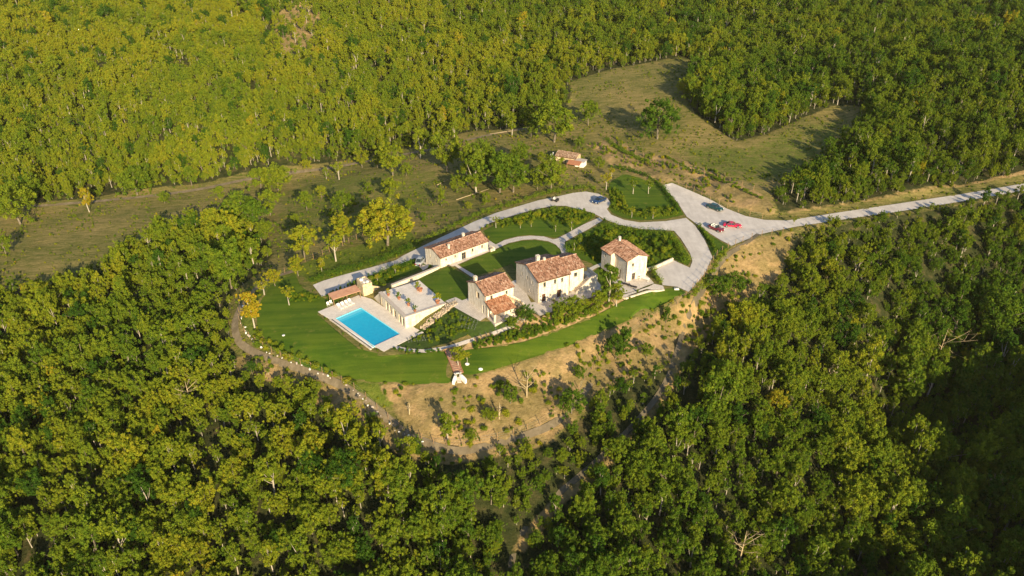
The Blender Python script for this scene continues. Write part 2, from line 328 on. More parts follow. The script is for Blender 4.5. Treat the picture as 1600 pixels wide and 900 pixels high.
CLEAR_PX = [(-60,452),(-60,322),(0,322),(100,314),(200,300),(330,284),(420,261),(520,254),(600,240),(660,227),(740,204),(830,200),(875,183),(893,150),(890,128),(960,106),(1060,90),(1105,98),(1075,118),(1070,150),(1085,176),(1110,196),(1150,220),(1200,207),(1250,186),(1300,166),(1345,166),(1335,198),(1300,236),(1262,264),(1232,280),(1205,300),(1215,330),(1300,322),(1400,306),(1500,290),(1600,270),(1700,257),(1700,290),(1600,304),(1500,322),(1400,338),(1300,353),(1250,364),(1236,400),(1215,440),(1180,462),(1150,480),(1120,500),(1085,545),(1066,560),(1035,575),(1000,580),(965,600),(938,622),(912,650),(878,680),(850,694),(800,706),(705,724),(640,705),(590,672),(540,640),(480,606),(430,590),(385,566),(358,540),(352,500),(362,462),(400,428),(424,404),(424,385),(390,352),(345,348),(290,352),(240,372),(185,402),(120,440),(40,452)]
CLEAR = hits([(max(a, -200), b) for a, b in CLEAR_PX])
SLOPE = hits([(640,600),(705,600),(760,583),(860,552),(940,520),(1000,492),(1060,464),(1080,455),(1112,408),(1145,385),(1190,370),(1240,362),(1236,395),(1212,440),(1180,462),(1130,490),(1085,545),(1060,575),(1000,585),(960,600),(915,640),(880,672),(800,694),(705,708),(660,696),(630,660),(600,620)])
BANK = hits([(915,225),(960,262),(1030,288),(1050,283),(1090,298),(1140,322),(1200,338),(1215,330),(1195,306),(1120,268),(1050,245),(1000,240),(960,215)])
BANK2 = hits([(1230,333),(1300,323),(1400,307),(1500,291),(1600,272),(1680,260),(1680,256),(1600,266),(1500,286),(1400,302),(1300,319),(1230,327)])
SLOPE2 = hits([(350,560),(400,550),(470,582),(540,612),(590,648),(640,686),(705,706),(800,694),(860,668),(870,690),(800,712),(705,728),(620,710),(560,668),(470,618),(385,580)])
SLOPE3 = hits([(585,598),(640,601),(700,602),(640,620),(600,615)])
ROUGHP = hits([(370,480),(380,455),(440,425),(520,395),(600,372),(640,360),(660,385),(560,425),(490,445),(470,430),(430,440),(404,470),(398,500),(400,520),(430,555),(520,590),(590,600),(620,640),(590,632),(540,598),(470,568),(405,540),(378,512)])
GULLYP = hits([(1062,540),(1038,600),(1000,652),(962,692),(902,752),(852,792),(800,862),(820,866),(872,796),(930,752),(980,700),(1020,652),(1058,600),(1080,545)])
TRACKC = hits(smooth_poly([(470,421),(450,426),(420,436),(396,455),(375,482),(367,512),(380,540),(425,562),(478,580),(532,602),(585,638),(632,676),(672,694),(714,705),(765,696),(822,680),(868,660),(905,622),(922,598)], False))
FOOT = hits(smooth_poly([(-40,330),(60,322),(180,312),(300,298),(400,278),(520,262),(600,247),(680,232),(760,212),(850,196)], False))
GULLYC = hits(smooth_poly([(1185,366),(1160,384),(1138,398),(1118,420),(1102,445),(1082,480),(1068,515),(1058,550),(1040,598),(1010,642),(965,690),(905,745),(855,788),(812,840),(795,900)], False))

sheet('parking_lot', W(ROADP), GRAVEL, .065)
sheet('driveway', W(DRIVE_UP+DRIVE_LO[::1]), GRAVEL, .075)
sheet('garden_path', W(PATH_O+PATH_I), PAVE, .085)
sheet('garden_path', W([(706,413),(711,412),(741,430),(737,433.5)]), PAVE, .095)
sheet('garden_path', W([(917,421),(930,414.5),(946,409),(946,414),(932,419),(921,426)]), PAVE, .07)
sheet('terrace_paving', W([(826,474),(838,472),(890,452),(913,449),(921,436),(925,432),(938,445),(945,456),(930,463),(900,473),(880,482),(844,494),(830,486),(811,482),(815,474)]), PAVE, .09)
sheet('terrace_paving', W([(696,471),(702,468),(712,465),(722,470),(731,467),(760,485),(764,493),(750,502.5),(736,495),(713,482)]), PAVE, .09)
sheet('terrace_paving', W([(690,409),(700,404),(764,376),(777,384),(752,394.5),(706,414)]), PAVE, .1)
sheet('terrace_paving', W([(958,440),(980,431),(1005,427),(1014,434),(1022,443),(1012,446),(988,456),(975,459),(962,450)]), PAVE, .09)
sheet('garden_path', W([(973,461.5),(1012,449),(1022,444),(1036,447),(1038,452),(1024,454),(1010,452),(985,461),(977,465),(962,460),(958,453)]), BED if 0 else PAVE, .12)
lawns = [
 [(880,399),(875.5,391),(868,383.5),(857,378.5),(836,375.3),(817,376.3),(795,381.3),(776,390),(754,399),(718,414),(744,431),(768,424),(800,412),(812,436),(860,440),(900,420)],
 [(644,436),(700,417),(706,418),(734,434),(729,468),(722,470),(712,465),(702,468),(683,478),(664,464)],
 [(508,467),(482,455),(470,448),(462,430),(440,436),(424,446),(409,466),(401,490),(402,512),(425,545),(470,572),(530,588),(580,597),(640,600.5),(700,599),(704,596),(700,552),(693,550),(640,553),(605,556),(560,545),(497,492),(510,480),(552,461),(545,455)],
 [(712,552),(722,584),(735,586),(760,581),(800,569),(850,553),(900,536),(940,519),(980,501),(1020,484),(1050,469),(1072,457.5),(1060,449.5),(1045,451),(1030,452),(1000,462),(975,470),(955,481),(930,494),(880,514),(820,534),(770,543),(735,546)],
 [(755,361),(790,344),(840,330),(880,325),(905,330),(930,339),(912,350),(884,365),(868,372),(850,369),(829,367.5),(809,369),(788,374.5),(774,382),(765,375)],
 [(944,348),(967,354),(1000,360.5),(1050,363.5),(1062,376),(1075,398),(1079,408),(1075,415),(1052,404.5),(1012,421),(985,428),(945,428),(925,412),(893,400),(890,394),(885,386),(883,379.5),(897,372.5),(920,360)],
 [(955,317),(951,300),(953,285),(975,272),(1000,278),(1030,291),(1058,319),(1069,336),(1040,342.5),(1000,344.5),(976,341),(957,333),(951,326)],
 [(571,435),(589,429),(606,421),(636,410.5),(652,404.5),(668,416),(640,430),(602,444),(590,452)],
 [(928,424),(938,418),(956,418),(956,442),(940,446)],
 [(1089,352),(1100,361),(1125,377),(1142,386),(1130,396),(1115,402),(1103,374)],
 [(452,463),(480,457),(506,466),(478,477),(455,474)]]
for q in lawns: sheet('lawn', W(q), LAWN, .045)
sheet('terrace_paving', W([(776,458),(800,440),(812,436),(830,474),(815,480),(790,492),(776,484)]), PAVE, .075)
sheet('planting_bed', W([(738,505),(757,503),(775,503),(800,495),(812,495),(800,508),(770,518),(738,528),(728,520)]), DARKBED, .07)
sheet('planting_bed', W([(718,549),(735,546),(770,542),(820,533),(880,513),(930,493),(955,480),(975,469),(962,462),(940,459),(905,474),(880,483),(845,495),(828,488),(812,495),(790,512),(760,522),(740,528)]), BED, .055)
sheet('planting_bed', W([(662,512),(712,476),(750,502),(757,506),(740,520),(700,536),(660,546),(620,541),(640,528)], ), DARKBED, .05)
sheet('garden_path', W([(614,540),(640,545.5),(665,546.5),(700,541),(735,530),(770,519),(800,508),(815,497),(822,499),(806,511),(775,523),(738,535),(703,546),(665,551.5),(638,550),(608,543)]), PAVE, .1)
sheet('dirt_track', ribbon(TRACKC, 1.5), DIRT_TRACK, .06, 1.0)
sheet('dirt_track', ribbon(FOOT, 1.6), DIRT_TRACK, .07, 1.2)
sheet('rough_track', ribbon(GULLYC, 1.0), GREY_TRACK, .09, 1.0)

# ------------------------------------------------------------ terrain sheet
def axis(parts):
    out = []
    for a, b, s in parts: out += list(np.arange(a, b, s))
    return np.array(out+[parts[-1][1]])
gx = axis([(-3200,-900,115),(-900,-420,30),(-420,-240,6),(-240,-90,2.4),(-90,175,1.0),(175,330,3),(330,450,8),(450,900,30),(900,3200,115)])
gy = axis([(-900,-120,40),(-120,20,7),(20,80,2.5),(80,235,1.0),(235,420,2.2),(420,520,8),(520,900,30),(900,3600,120)])
XX, YY = np.meshgrid(gx, gy); X, Y = XX.ravel(), YY.ravel(); Z = height(X, Y)
near = (np.abs(X) < 460) & (Y < 540) & (Y > 0)
def zmask(polys, soft=1.0):
    r = np.zeros(X.shape)
    for p in polys:
        r[near] = np.maximum(r[near], sstep(sdist(X[near], Y[near], p), -soft, soft))
    return r
BALD = hits([(435,20),(475,0),(505,25),(495,80),(455,98),(425,70)])
zf = zmask([CLEAR, BALD], 2); zd = zmask([SLOPE, BANK, BANK2, SLOPE2, SLOPE3, GULLYP, BALD], 1.4); zr = zmask([ROUGHP], 1.2)
sh = np.zeros(X.shape, bool)
for p in SHEETS:
    a = np.array(p); (x0, y0), (x1, y1) = a.min(0)-1, a.max(0)+1; s = np.where((X > x0) & (X < x1) & (Y > y0) & (Y < y1))[0]
    if len(s): sh[s] |= sdist(X[s], Y[s], p) > .35
MEAD = hits([(1030,222),(1100,225),(1150,228),(1240,196),(1335,172),(1325,215),(1250,268),(1195,296),(1140,282),(1080,262)])
FLD = hits([(420,300),(520,275),(620,262),(700,262),(680,330),(600,350),(520,372),(430,400),(420,350)])
zr = np.maximum(zr, .5*zmask([MEAD, FLD], 5))
covered = sstep(sdist(X, Y, flat0), -1, 1)
bump = (fbm(X/5, Y/5, 5)-.47)*1.5*zd + (fbm(X/1.7, Y/1.7, 9)-.47)*.7*zd + (fbm(X/22, Y/22, 2)-.47)*2.5*near*(1-zf) + (fbm(X/3, Y/3, 4)-.47)*.45*zf*(1-zd)
Z = Z + bump*(1-covered)*(~sh) - .14*sh
pdm = sdist(X, Y, PD) > .3; Z = np.where(pdm, Z-.25, Z)
me = bpy.data.meshes.new('ground'); nx, ny = len(gx), len(gy)
me.vertices.add(nx*ny); me.vertices.foreach_set('co', np.stack([X, Y, Z], -1).astype(np.float32).ravel())
i = (np.arange(ny-1)[:, None]*nx+np.arange(nx-1)[None]).ravel(); F = np.stack([i, i+1, i+nx+1, i+nx], -1).astype(np.int32)
# leave the pool basin open
ctr = np.stack([X[F].mean(1), Y[F].mean(1)], -1)
me.loops.add(F.size); me.loops.foreach_set('vertex_index', F.ravel()); me.polygons.add(len(F))
me.polygons.foreach_set('loop_start', np.arange(0, F.size, 4, dtype=np.int32)); me.update(calc_edges=True); me.polygons.foreach_set('use_smooth', np.ones(len(F), bool))
ca = me.color_attributes.new('zone', 'FLOAT_COLOR', 'POINT'); ca.data.foreach_set('color', np.stack([zf, zd, zr, np.ones_like(zf)], -1).astype(np.float32).ravel())
me.materials.append(GROUND); tag(link(bpy.data.objects.new('ground', me)), kind='structure')

# ------------------------------------------------------------ foliage
def leaf_mat(name, stops, trans=.32):
    m = bpy.data.materials.new(name); m.use_nodes = True; t = m.node_tree; t.nodes.remove(t.nodes['Principled BSDF']); out = t.nodes['Material Output']
    a = nd(t, 'ShaderNodeAttribute', attribute_name='tone', attribute_type='INSTANCER'); l = nd(t, 'ShaderNodeAttribute', attribute_name='tint')
    s = nd(t, 'ShaderNodeMath', operation='MULTIPLY_ADD'); t.links.new(l.outputs['Fac'], s.inputs[0]); s.inputs[1].default_value = .34; 
    s2 = nd(t, 'ShaderNodeMath', operation='SUBTRACT'); t.links.new(a.outputs['Fac'], s2.inputs[0]); s2.inputs[1].default_value = .17; t.links.new(s2.outputs[0], s.inputs[2])
    c = ramp(t, s.outputs[0], stops); d = nd(t, 'ShaderNodeBsdfDiffuse'); tr = nd(t, 'ShaderNodeBsdfTranslucent'); t.links.new(c, d.inputs[0]); t.links.new(c, tr.inputs[0])
    mx = nd(t, 'ShaderNodeMixShader'); mx.inputs[0].default_value = trans; t.links.new(d.outputs[0], mx.inputs[1]); t.links.new(tr.outputs[0], mx.inputs[2])
    t.links.new(mx.outputs[0], out.inputs[0]); return m
LEAF = leaf_mat('leaves', [(0, (.028,.075,.010)), (.22, (.070,.140,.013)), (.45, (.145,.205,.016)), (.66, (.245,.275,.018)), (.88, (.37,.30,.02)), (1, (.44,.27,.02))])
BARK = noisy('bark', [(.3, (.10,.08,.055)), (.7, (.27,.23,.17))], 3, .9, .5, world=False)
PALEBARK = noisy('pale_bark', [(.3, (.30,.26,.2)), (.7, (.52,.46,.37))], 3, .9, .4, world=False)
def leaf_cloud(name, rng, lobes, per, size, matl, flat=0.55, up=.15, tintamp=.6):
    lobes = np.asarray(lobes, float); n = len(lobes); li = np.repeat(np.arange(n), per); L = lobes[li]; N = len(li)
    d = rng.normal(size=(N, 3)); d[:, 2] += up; d /= np.linalg.norm(d, axis=1)[:, None]
    rr = rng.uniform(.2, 1.12, N)[:, None]**.55; pos = L[:, :3]+d*L[:, 3:6]*rr
    nrm = d+rng.normal(size=(N, 3))*flat; nrm /= np.linalg.norm(nrm, axis=1)[:, None]
    a = d*.5+rng.normal(size=(N, 3))*.75+np.array([0, 0, .45]); a -= nrm*(a*nrm).sum(1)[:, None]; a /= np.linalg.norm(a, axis=1)[:, None]+1e-9; b = np.cross(nrm, a)
    s = (size*rng.uniform(.6, 1.35, N))[:, None]; e = rng.uniform(.28, .6, N)[:, None]
    V = np.stack([pos-a*s, pos-b*s*e+nrm*s*.12, pos+a*s, pos+b*s*e-nrm*s*.1], 1).reshape(-1, 3)
    lt = rng.uniform(0, 1, n)[li]; tint = np.clip(.5+(lt-.5)*tintamp+rng.normal(size=N)*.17, 0, 1)
    me = bpy.data.meshes.new(name); me.vertices.add(4*N); me.vertices.foreach_set('co', V.astype(np.float32).ravel())
    me.loops.add(4*N); me.loops.foreach_set('vertex_index', np.arange(4*N, dtype=np.int32)); me.polygons.add(N)
    me.polygons.foreach_set('loop_start', np.arange(0, 4*N, 4, dtype=np.int32)); me.update(calc_edges=True)
    at = me.attributes.new('tint', 'FLOAT', 'POINT'); at.data.foreach_set('value', np.repeat(tint, 4).astype(np.float32))
    me.materials.append(matl); return me
def crown_mesh(seed, r, h, z0, nl=20, per=60, size=.2, shape='round', name='crown'):
    rng = np.random.default_rng(seed); lobes = []; cz = (z0+h)/2; hh = (h-z0)/2
    lobes.append((0, 0, cz, r*.55, r*.55, hh*.6))
    for k in range(nl):
        t = rng.uniform(0, 2*math.pi); zz = rng.uniform(-.85, .98)
        if shape == 'cone': w_ = (1-(zz+1)/2)**.75*1.0+.10
        elif shape == 'top': w_ = math.sqrt(max(0, 1-zz*zz))*(.75+.4*zz)
        else: w_ = math.sqrt(max(0, 1-zz*zz))
        w_ *= rng.uniform(.62, 1.22); q = r*w_*rng.uniform(.5, .95); s = r*rng.uniform(.13, .30); bx, by, bz = q*math.cos(t), q*math.sin(t), cz+zz*hh*.88
        lobes.append((bx, by, bz, s*1.05, s*1.05, s*rng.uniform(.7, 1.2)))
        for _ in range(2): g = rng.normal(size=3)*s*.95; lobes.append((bx+g[0]+.3*s*math.cos(t), by+g[1]+.3*s*math.sin(t), bz+g[2]*.8+.15*s, s*.5, s*.5, s*rng.uniform(.4, .8)))
    return leaf_cloud(name, rng, lobes, per, size, LEAF), lobes
def trunk_mesh(lobes, h, rad, rng, bark, name='trunk', lean=0.0, limbs=5):
    mb = MB(); top = (rng.uniform(-.3, .3), rng.uniform(-.3, .3), h*.78); mid = (rng.uniform(-.2,.2), rng.uniform(-.2,.2), h*.4)
    mb.tube([(0,0,-1.2),(0,0,.1), mid, top], [rad*1.25, rad, rad*.72, rad*.18], 6)
    idx = rng.permutation(len(lobes)-1)[:limbs]+1
    for k in idx:
        L = lobes[k]; z0 = rng.uniform(.25, .5)*h; p = (mid[0]*.8, mid[1]*.8, z0); q = ((p[0]+L[0])*.55, (p[1]+L[1])*.55, z0+(L[2]-z0)*.45)
        mb.tube([p, q, (L[0], L[1], L[2])], [rad*.45, rad*.3, rad*.1], 4)
    o = mb.build(name, bark); me = o.data; bpy.data.objects.remove(o); return me
PROTO = []
specs = [(2.7,7.6,1.2,38,'round'),(2.4,8.2,1.9,34,'top'),(2.9,7.2,1.1,42,'round'),(1.9,8.4,1.2,32,'round'),(2.2,7.8,.8,36,'cone'),(3.1,7.8,1.9,44,'top'),(2.5,6.4,.5,38,'round'),(2.0,7.4,2.6,17,'top')]
for k, (r_, h_, z0, nl, shp) in enumerate(specs):
    cm, lb = crown_mesh(100+k, r_, h_, z0, nl, 62 if k != 7 else 45, .165, shp)
    tm = trunk_mesh(lb, h_, .17, np.random.default_rng(k), PALEBARK if k in (1,3,7) else BARK); PROTO.append((cm, tm, r_, h_))
YARD = [PROTO[k] for k in (0,1,2,3,4,5,6,7)]
def plant_tree(name, x, y, k, s, tone, label, group=None, rz=None, z=None, sz=None, cat='tree'):
    o = bpy.data.objects.new(name, None); o.empty_display_size = .5; link(o)
    o.location = (x, y, (hz(x, y) if z is None else z)); o.rotation_euler = (0, 0, random.uniform(0, 6.28) if rz is None else rz); o.scale = (s, s, sz or s)
    tag(o, label, cat, group)
    cm, tm = PROTO[k][:2]; c = link(bpy.data.objects.new('crown', cm), o); tag(c, tone=tone); link(bpy.data.objects.new('trunk', tm), o); return o
# field and garden trees: photo column, foot row, top row, kind, tone, width factor, label
random.seed(5)
def px_tree(bx, by, ty, k, tone, wf, label, name='tree', group=None, cat='tree'):
    g = gp(bx, by); d = proj(*g)[2]; hgt = (by-ty)*d/FPX/math.cos(PIT)*.97; s = hgt/PROTO[k][3]
    return plant_tree(name, g.x, g.y, k, s*wf, tone, label, group, sz=s, cat=cat)
# ------------------------------------------------------------ the wood
rng = np.random.default_rng(11)
S = 2.85
ax_, ay_ = np.meshgrid(np.arange(-345, 345, S), np.arange(8, 440, S)); TX = (ax_+(np.arange(ax_.shape[0])[:, None] % 2)*S/2).ravel(); TY = ay_.ravel()
TX = TX+rng.uniform(-.42, .42, TX.shape)*S; TY = TY+rng.uniform(-.42, .42, TY.shape)*S
keep = sdist(TX, TY, CLEAR) < -.8; TX, TY = TX[keep], TY[keep]
def dline(x, y, L):
    best = np.full(x.shape, 1e9)
    for (a, b), (c, d) in zip(L[:-1], L[1:]):
        dx, dy = c-a, d-b; t = np.clip(((x-a)*dx+(y-b)*dy)/(dx*dx+dy*dy+1e-9), 0, 1); best = np.minimum(best, np.hypot(x-a-t*dx, y-b-t*dy))
    return best
keep = (dline(TX, TY, GULLYC) > 1.4) & (vnoise(TX/8, TY/8, 8) > .20); TX, TY = TX[keep], TY[keep]
keep = (sdist(TX, TY, BALD) < rng.uniform(-6, 2, TX.shape)) | (rng.uniform(size=TX.shape) < .22); TX, TY = TX[keep], TY[keep]
TZ = height(TX, TY); N = len(TX)
KX, KY, KD = proj(TX, TY, TZ+5)
edge = -sdist(TX, TY, CLEAR)
sz = .39+.38*fbm(TX/11, TY/11, 21)+rng.uniform(-.16, .2, N)+np.where(rng.uniform(size=N) < .09, rng.uniform(.2, .5, N), 0); sz *= np.where(edge < 5, .82, 1.0)
road_s = hits([(1230,362),(1300,352),(1400,338),(1500,322),(1600,305),(1690,292)]); dr = dline(TX, TY, road_s); dg = np.minimum(dline(TX, TY, GULLYC), dline(TX, TY, TRACKC)); sz *= .55+.45*np.clip((dg-1)/7, 0, 1); sz += np.where((TZ < -19) & (TX > 60) & (rng.uniform(size=N) < .3), rng.uniform(.2, .75, N), 0); sz *= np.where((dr < 9) & (KY > 300-0*KX), .62+.38*np.clip(dr/9, 0, 1), 1.0)
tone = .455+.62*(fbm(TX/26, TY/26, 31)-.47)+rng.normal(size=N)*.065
tone += np.where(edge < 12, .05, 0) + .17*sstep(280-KY, 0, 200)*sstep(900-KX, -200, 500) - .10*sstep(KX, 1000, 1500)  # upper-left crowns yellowed: the hillside's golden glow is put into their colour
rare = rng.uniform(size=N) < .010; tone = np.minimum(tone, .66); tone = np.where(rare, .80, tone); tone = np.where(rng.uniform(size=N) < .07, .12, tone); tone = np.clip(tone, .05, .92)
kind = rng.choice(8, N, p=[.19,.14,.18,.12,.10,.13,.10,.04]); rot = rng.uniform(0, 6.28, N)
seen = (KX > -15) & (KX < 1615) & (KY > -15) & (KY < 915) & (KD > 20)
order = np.argsort(np.where(seen, KD/(sz+.2)**.5, 1e9))[:300]; ind = np.zeros(N, bool); ind[order] = True
def zone_words(x, y):
    v = ['close under the plateau', 'on the upper slope', 'halfway down', 'low on the slope', 'at the bottom edge'][int(sum(y > t for t in (640, 720, 790, 850)))]
    h = ['at the far left', 'far left of the pool', 'left of the track bend', 'down-left from the pool', 'below the pool', 'below the stone gate', 'below the porch', 'below the main house', 'below the tower house', 'beyond the gully', 'below the bare bank', 'below the road', 'in the ravine', 'far right'][int(sum(x > t for t in (80, 170, 260, 370, 480, 610, 740, 860, 980, 1100, 1220, 1340, 1470)))]
    return v, h
for i in order:
    tn = ['deep green', 'mid green', 'olive', 'yellow green'][int(tone[i] > .28)+int(tone[i] > .4)+int(tone[i] > .52)]
    sw = ['low', 'middling', 'tall'][int(sz[i] > .56)+int(sz[i] > .72)]; fm = ['broad', 'high-crowned', 'round', 'slim', 'pointed', 'spreading', 'bushy', 'sparse'][int(kind[i])]
    v_, h_ = zone_words(KX[i], KY[i]); lab = f'{sw} {fm} {tn} tree {h_}, {v_}'
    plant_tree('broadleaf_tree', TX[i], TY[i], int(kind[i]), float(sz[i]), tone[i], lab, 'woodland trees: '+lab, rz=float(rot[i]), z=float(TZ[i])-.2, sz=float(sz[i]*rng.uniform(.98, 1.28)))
rest = ~ind
UX, UY = rng.uniform(-250, 290, 26000), rng.uniform(60, 400, 26000); uk = (sdist(UX, UY, CLEAR) < .3) & (dline(UX, UY, GULLYC) > 1.1) & ((sdist(UX, UY, BALD) < 0) | (rng.uniform(size=UX.shape) < .5)); UX, UY = UX[uk], UY[uk]; UZ = height(UX, UY)
PTS = np.stack([TX[rest], TY[rest], TZ[rest]-.2], -1)
PTS = np.vstack([PTS, np.stack([UX, UY, UZ-.5], -1)]); nu = len(UX)
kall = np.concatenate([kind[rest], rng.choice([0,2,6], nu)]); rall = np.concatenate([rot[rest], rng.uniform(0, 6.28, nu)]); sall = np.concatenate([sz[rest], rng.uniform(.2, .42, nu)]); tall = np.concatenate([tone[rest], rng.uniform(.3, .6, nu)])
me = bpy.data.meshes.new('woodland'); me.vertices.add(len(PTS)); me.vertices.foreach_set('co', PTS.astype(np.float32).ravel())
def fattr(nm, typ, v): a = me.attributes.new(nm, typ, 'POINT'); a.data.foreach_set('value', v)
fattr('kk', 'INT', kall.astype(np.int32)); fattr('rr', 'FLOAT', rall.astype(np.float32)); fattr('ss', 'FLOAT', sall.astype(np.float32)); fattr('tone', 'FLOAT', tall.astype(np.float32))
wo = link(bpy.data.objects.new('woodland', me)); tag(wo, 'dense deciduous wood covering the hillsides beyond the nearest trees', 'woodland', kind='stuff')
ng = bpy.data.node_groups.new('woodland', 'GeometryNodeTree'); ng.interface.new_socket('Geometry', in_out='INPUT', socket_type='NodeSocketGeometry'); ng.interface.new_socket('Geometry', in_out='OUTPUT', socket_type='NodeSocketGeometry')
gi = ng.nodes.new('NodeGroupInput'); go = ng.nodes.new('NodeGroupOutput'); ip = ng.nodes.new('GeometryNodeInstanceOnPoints'); jn = ng.nodes.new('GeometryNodeJoinGeometry')
firsts = {}
for o in C.collection.objects:
    if o.type == 'MESH' and o.name.split('.')[0] in ('crown', 'trunk') and o.parent and o.parent.name.startswith('broadleaf'):
        firsts.setdefault(o.data.name, o)
for cm, tm, *_ in PROTO:
    j = ng.nodes.new('GeometryNodeJoinGeometry')
    for mm in (cm, tm):
        oi = ng.nodes.new('GeometryNodeObjectInfo'); oi.inputs['Object'].default_value = firsts[mm.name]; ng.links.new(oi.outputs['Geometry'], j.inputs[0])
    gt = ng.nodes.new('GeometryNodeGeometryToInstance'); ng.links.new(j.outputs[0], gt.inputs[0]); ng.links.new(gt.outputs[0], jn.inputs[0])
def na(nm, ty): n = ng.nodes.new('GeometryNodeInputNamedAttribute'); n.data_type = ty; n.inputs['Name'].default_value = nm; return n.outputs['Attribute']
ng.links.new(gi.outputs[0], ip.inputs['Points']); ng.links.new(jn.outputs[0], ip.inputs['Instance']); ip.inputs['Pick Instance'].default_value = True
ng.links.new(na('kk', 'INT'), ip.inputs['Instance Index']); cx = ng.nodes.new('ShaderNodeCombineXYZ'); ng.links.new(na('rr', 'FLOAT'), cx.inputs[2])
e2 = ng.nodes.new('FunctionNodeEulerToRotation'); ng.links.new(cx.outputs[0], e2.inputs[0]); ng.links.new(e2.outputs[0], ip.inputs['Rotation'])
sv3 = ng.nodes.new('ShaderNodeCombineXYZ'); mh = ng.nodes.new('ShaderNodeMath'); mh.operation = 'MULTIPLY'; mh.inputs[1].default_value = 1.12; ss_ = na('ss', 'FLOAT'); ng.links.new(ss_, sv3.inputs[0]); ng.links.new(ss_, sv3.inputs[1]); ng.links.new(ss_, mh.inputs[0]); ng.links.new(mh.outputs[0], sv3.inputs[2]); ng.links.new(sv3.outputs[0], ip.inputs['Scale']); ng.links.new(ip.outputs[0], go.inputs[0])
md = wo.modifiers.new('scatter', 'NODES'); md.node_group = ng
print('trees', N, 'individual', len(order))
# ------------------------------------------------------------ buildings
def wall_mat(name, lo, hi, stone=(.45,.36,.24)):
    m = mat(name, rough=.9, spec=.15); t = m.node_tree; p = objc(t); b = t.nodes['Principled BSDF']
    v = nd(t, 'ShaderNodeTexVoronoi'); v.inputs['Scale'].default_value = 3.2; mp = nd(t, 'ShaderNodeMapping'); mp.inputs['Scale'].default_value = (1, 1, 1.7); t.links.new(p, mp.inputs[0]); t.links.new(mp.outputs[0], v.inputs[0])
    c1 = ramp(t, v.outputs['Color'], [(.2, lo), (.8, hi)]); c2 = ramp(t, noise(t, p, .7, 5, .7), [(.3, stone), (.5, hi)])
    mp2 = nd(t, 'ShaderNodeMapping'); mp2.inputs['Scale'].default_value = (1.6, 1.6, .35); t.links.new(p, mp2.inputs[0]); st_ = ramp(t, noise(t, mp2.outputs[0], 1.0, 5, .65), [(.36, (.66,.60,.52)), (.52, (1,1,1))])
    t.links.new(mixc(t, .8, mixc(t, .35, c1, c2), st_, 'MULTIPLY'), b.inputs['Base Color']); t.links.new(bumpn(t, v.outputs['Distance'], .5, .06), b.inputs['Normal']); return m
STONE = wall_mat('cream_stone', (.60,.52,.41), (.76,.68,.57))
STONE2 = wall_mat('honey_stone', (.50,.38,.22), (.66,.54,.36), (.38,.28,.15))
STONE3 = wall_mat('retaining_stone', (.58,.50,.38), (.72,.64,.51))
RUBBLE = wall_mat('rubble', (.30,.23,.16), (.55,.45,.34), (.3,.2,.15))
def tile_mat(name, stops, dk=(.22,.12,.07)):
    m = mat(name, rough=.85, spec=.2); t = m.node_tree; b = t.nodes['Principled BSDF']
    a = nd(t, 'ShaderNodeAttribute', attribute_name='col'); s = nd(t, 'ShaderNodeSeparateColor'); t.links.new(a.outputs['Color'], s.inputs[0])
    c = ramp(t, s.outputs[0], stops); n = ramp(t, noise(t, objc(t), 1.1, 5, .7), [(.35, (.62,.58,.52)), (.6, (1,1,1))])
    t.links.new(mixc(t, 1, c, n, 'MULTIPLY'), b.inputs['Base Color']); return m
TILE = tile_mat('terracotta_tiles', [(0, (.13,.07,.05)), (.3, (.30,.155,.10)), (.55, (.44,.245,.165)), (.8, (.53,.33,.235)), (1, (.60,.47,.37))])
TILE_RED = tile_mat('red_terracotta_tiles', [(0, (.20,.085,.045)), (.4, (.40,.18,.10)), (.7, (.50,.27,.16)), (1, (.60,.42,.30))])
TILE_OLD = tile_mat('old_tiles', [(0, (.16,.10,.06)), (.5, (.34,.22,.15)), (1, (.58,.45,.36))])
WOOD = noisy('brown_wood', [(.3, (.07,.035,.02)), (.7, (.15,.075,.045))], 6, .7, .3, world=False)
WOODL = noisy('oak_wood', [(.3, (.20,.12,.06)), (.7, (.34,.22,.12))], 6, .7, .3, world=False)
GLASS = mat('window_glass', (.03,.035,.04), .08, .6); FRAME = mat('frame_paint', (.30,.24,.17), .6)
FRAMEG = mat('green_grey_paint', (.12,.14,.09), .6); METAL = mat('dark_metal', (.06,.06,.065), .45, .5, .6)
WHITE = mat('white_paint', (.78,.76,.72), .6); COPING = noisy('stone_coping', [(.3, (.42,.35,.30)), (.7, (.55,.48,.42))], 3, .8, .3, world=False)
TERRA = noisy('terracotta', [(.3, (.32,.13,.07)), (.7, (.44,.20,.11))], 5, .8, .2, world=False)
PITCHED = 0
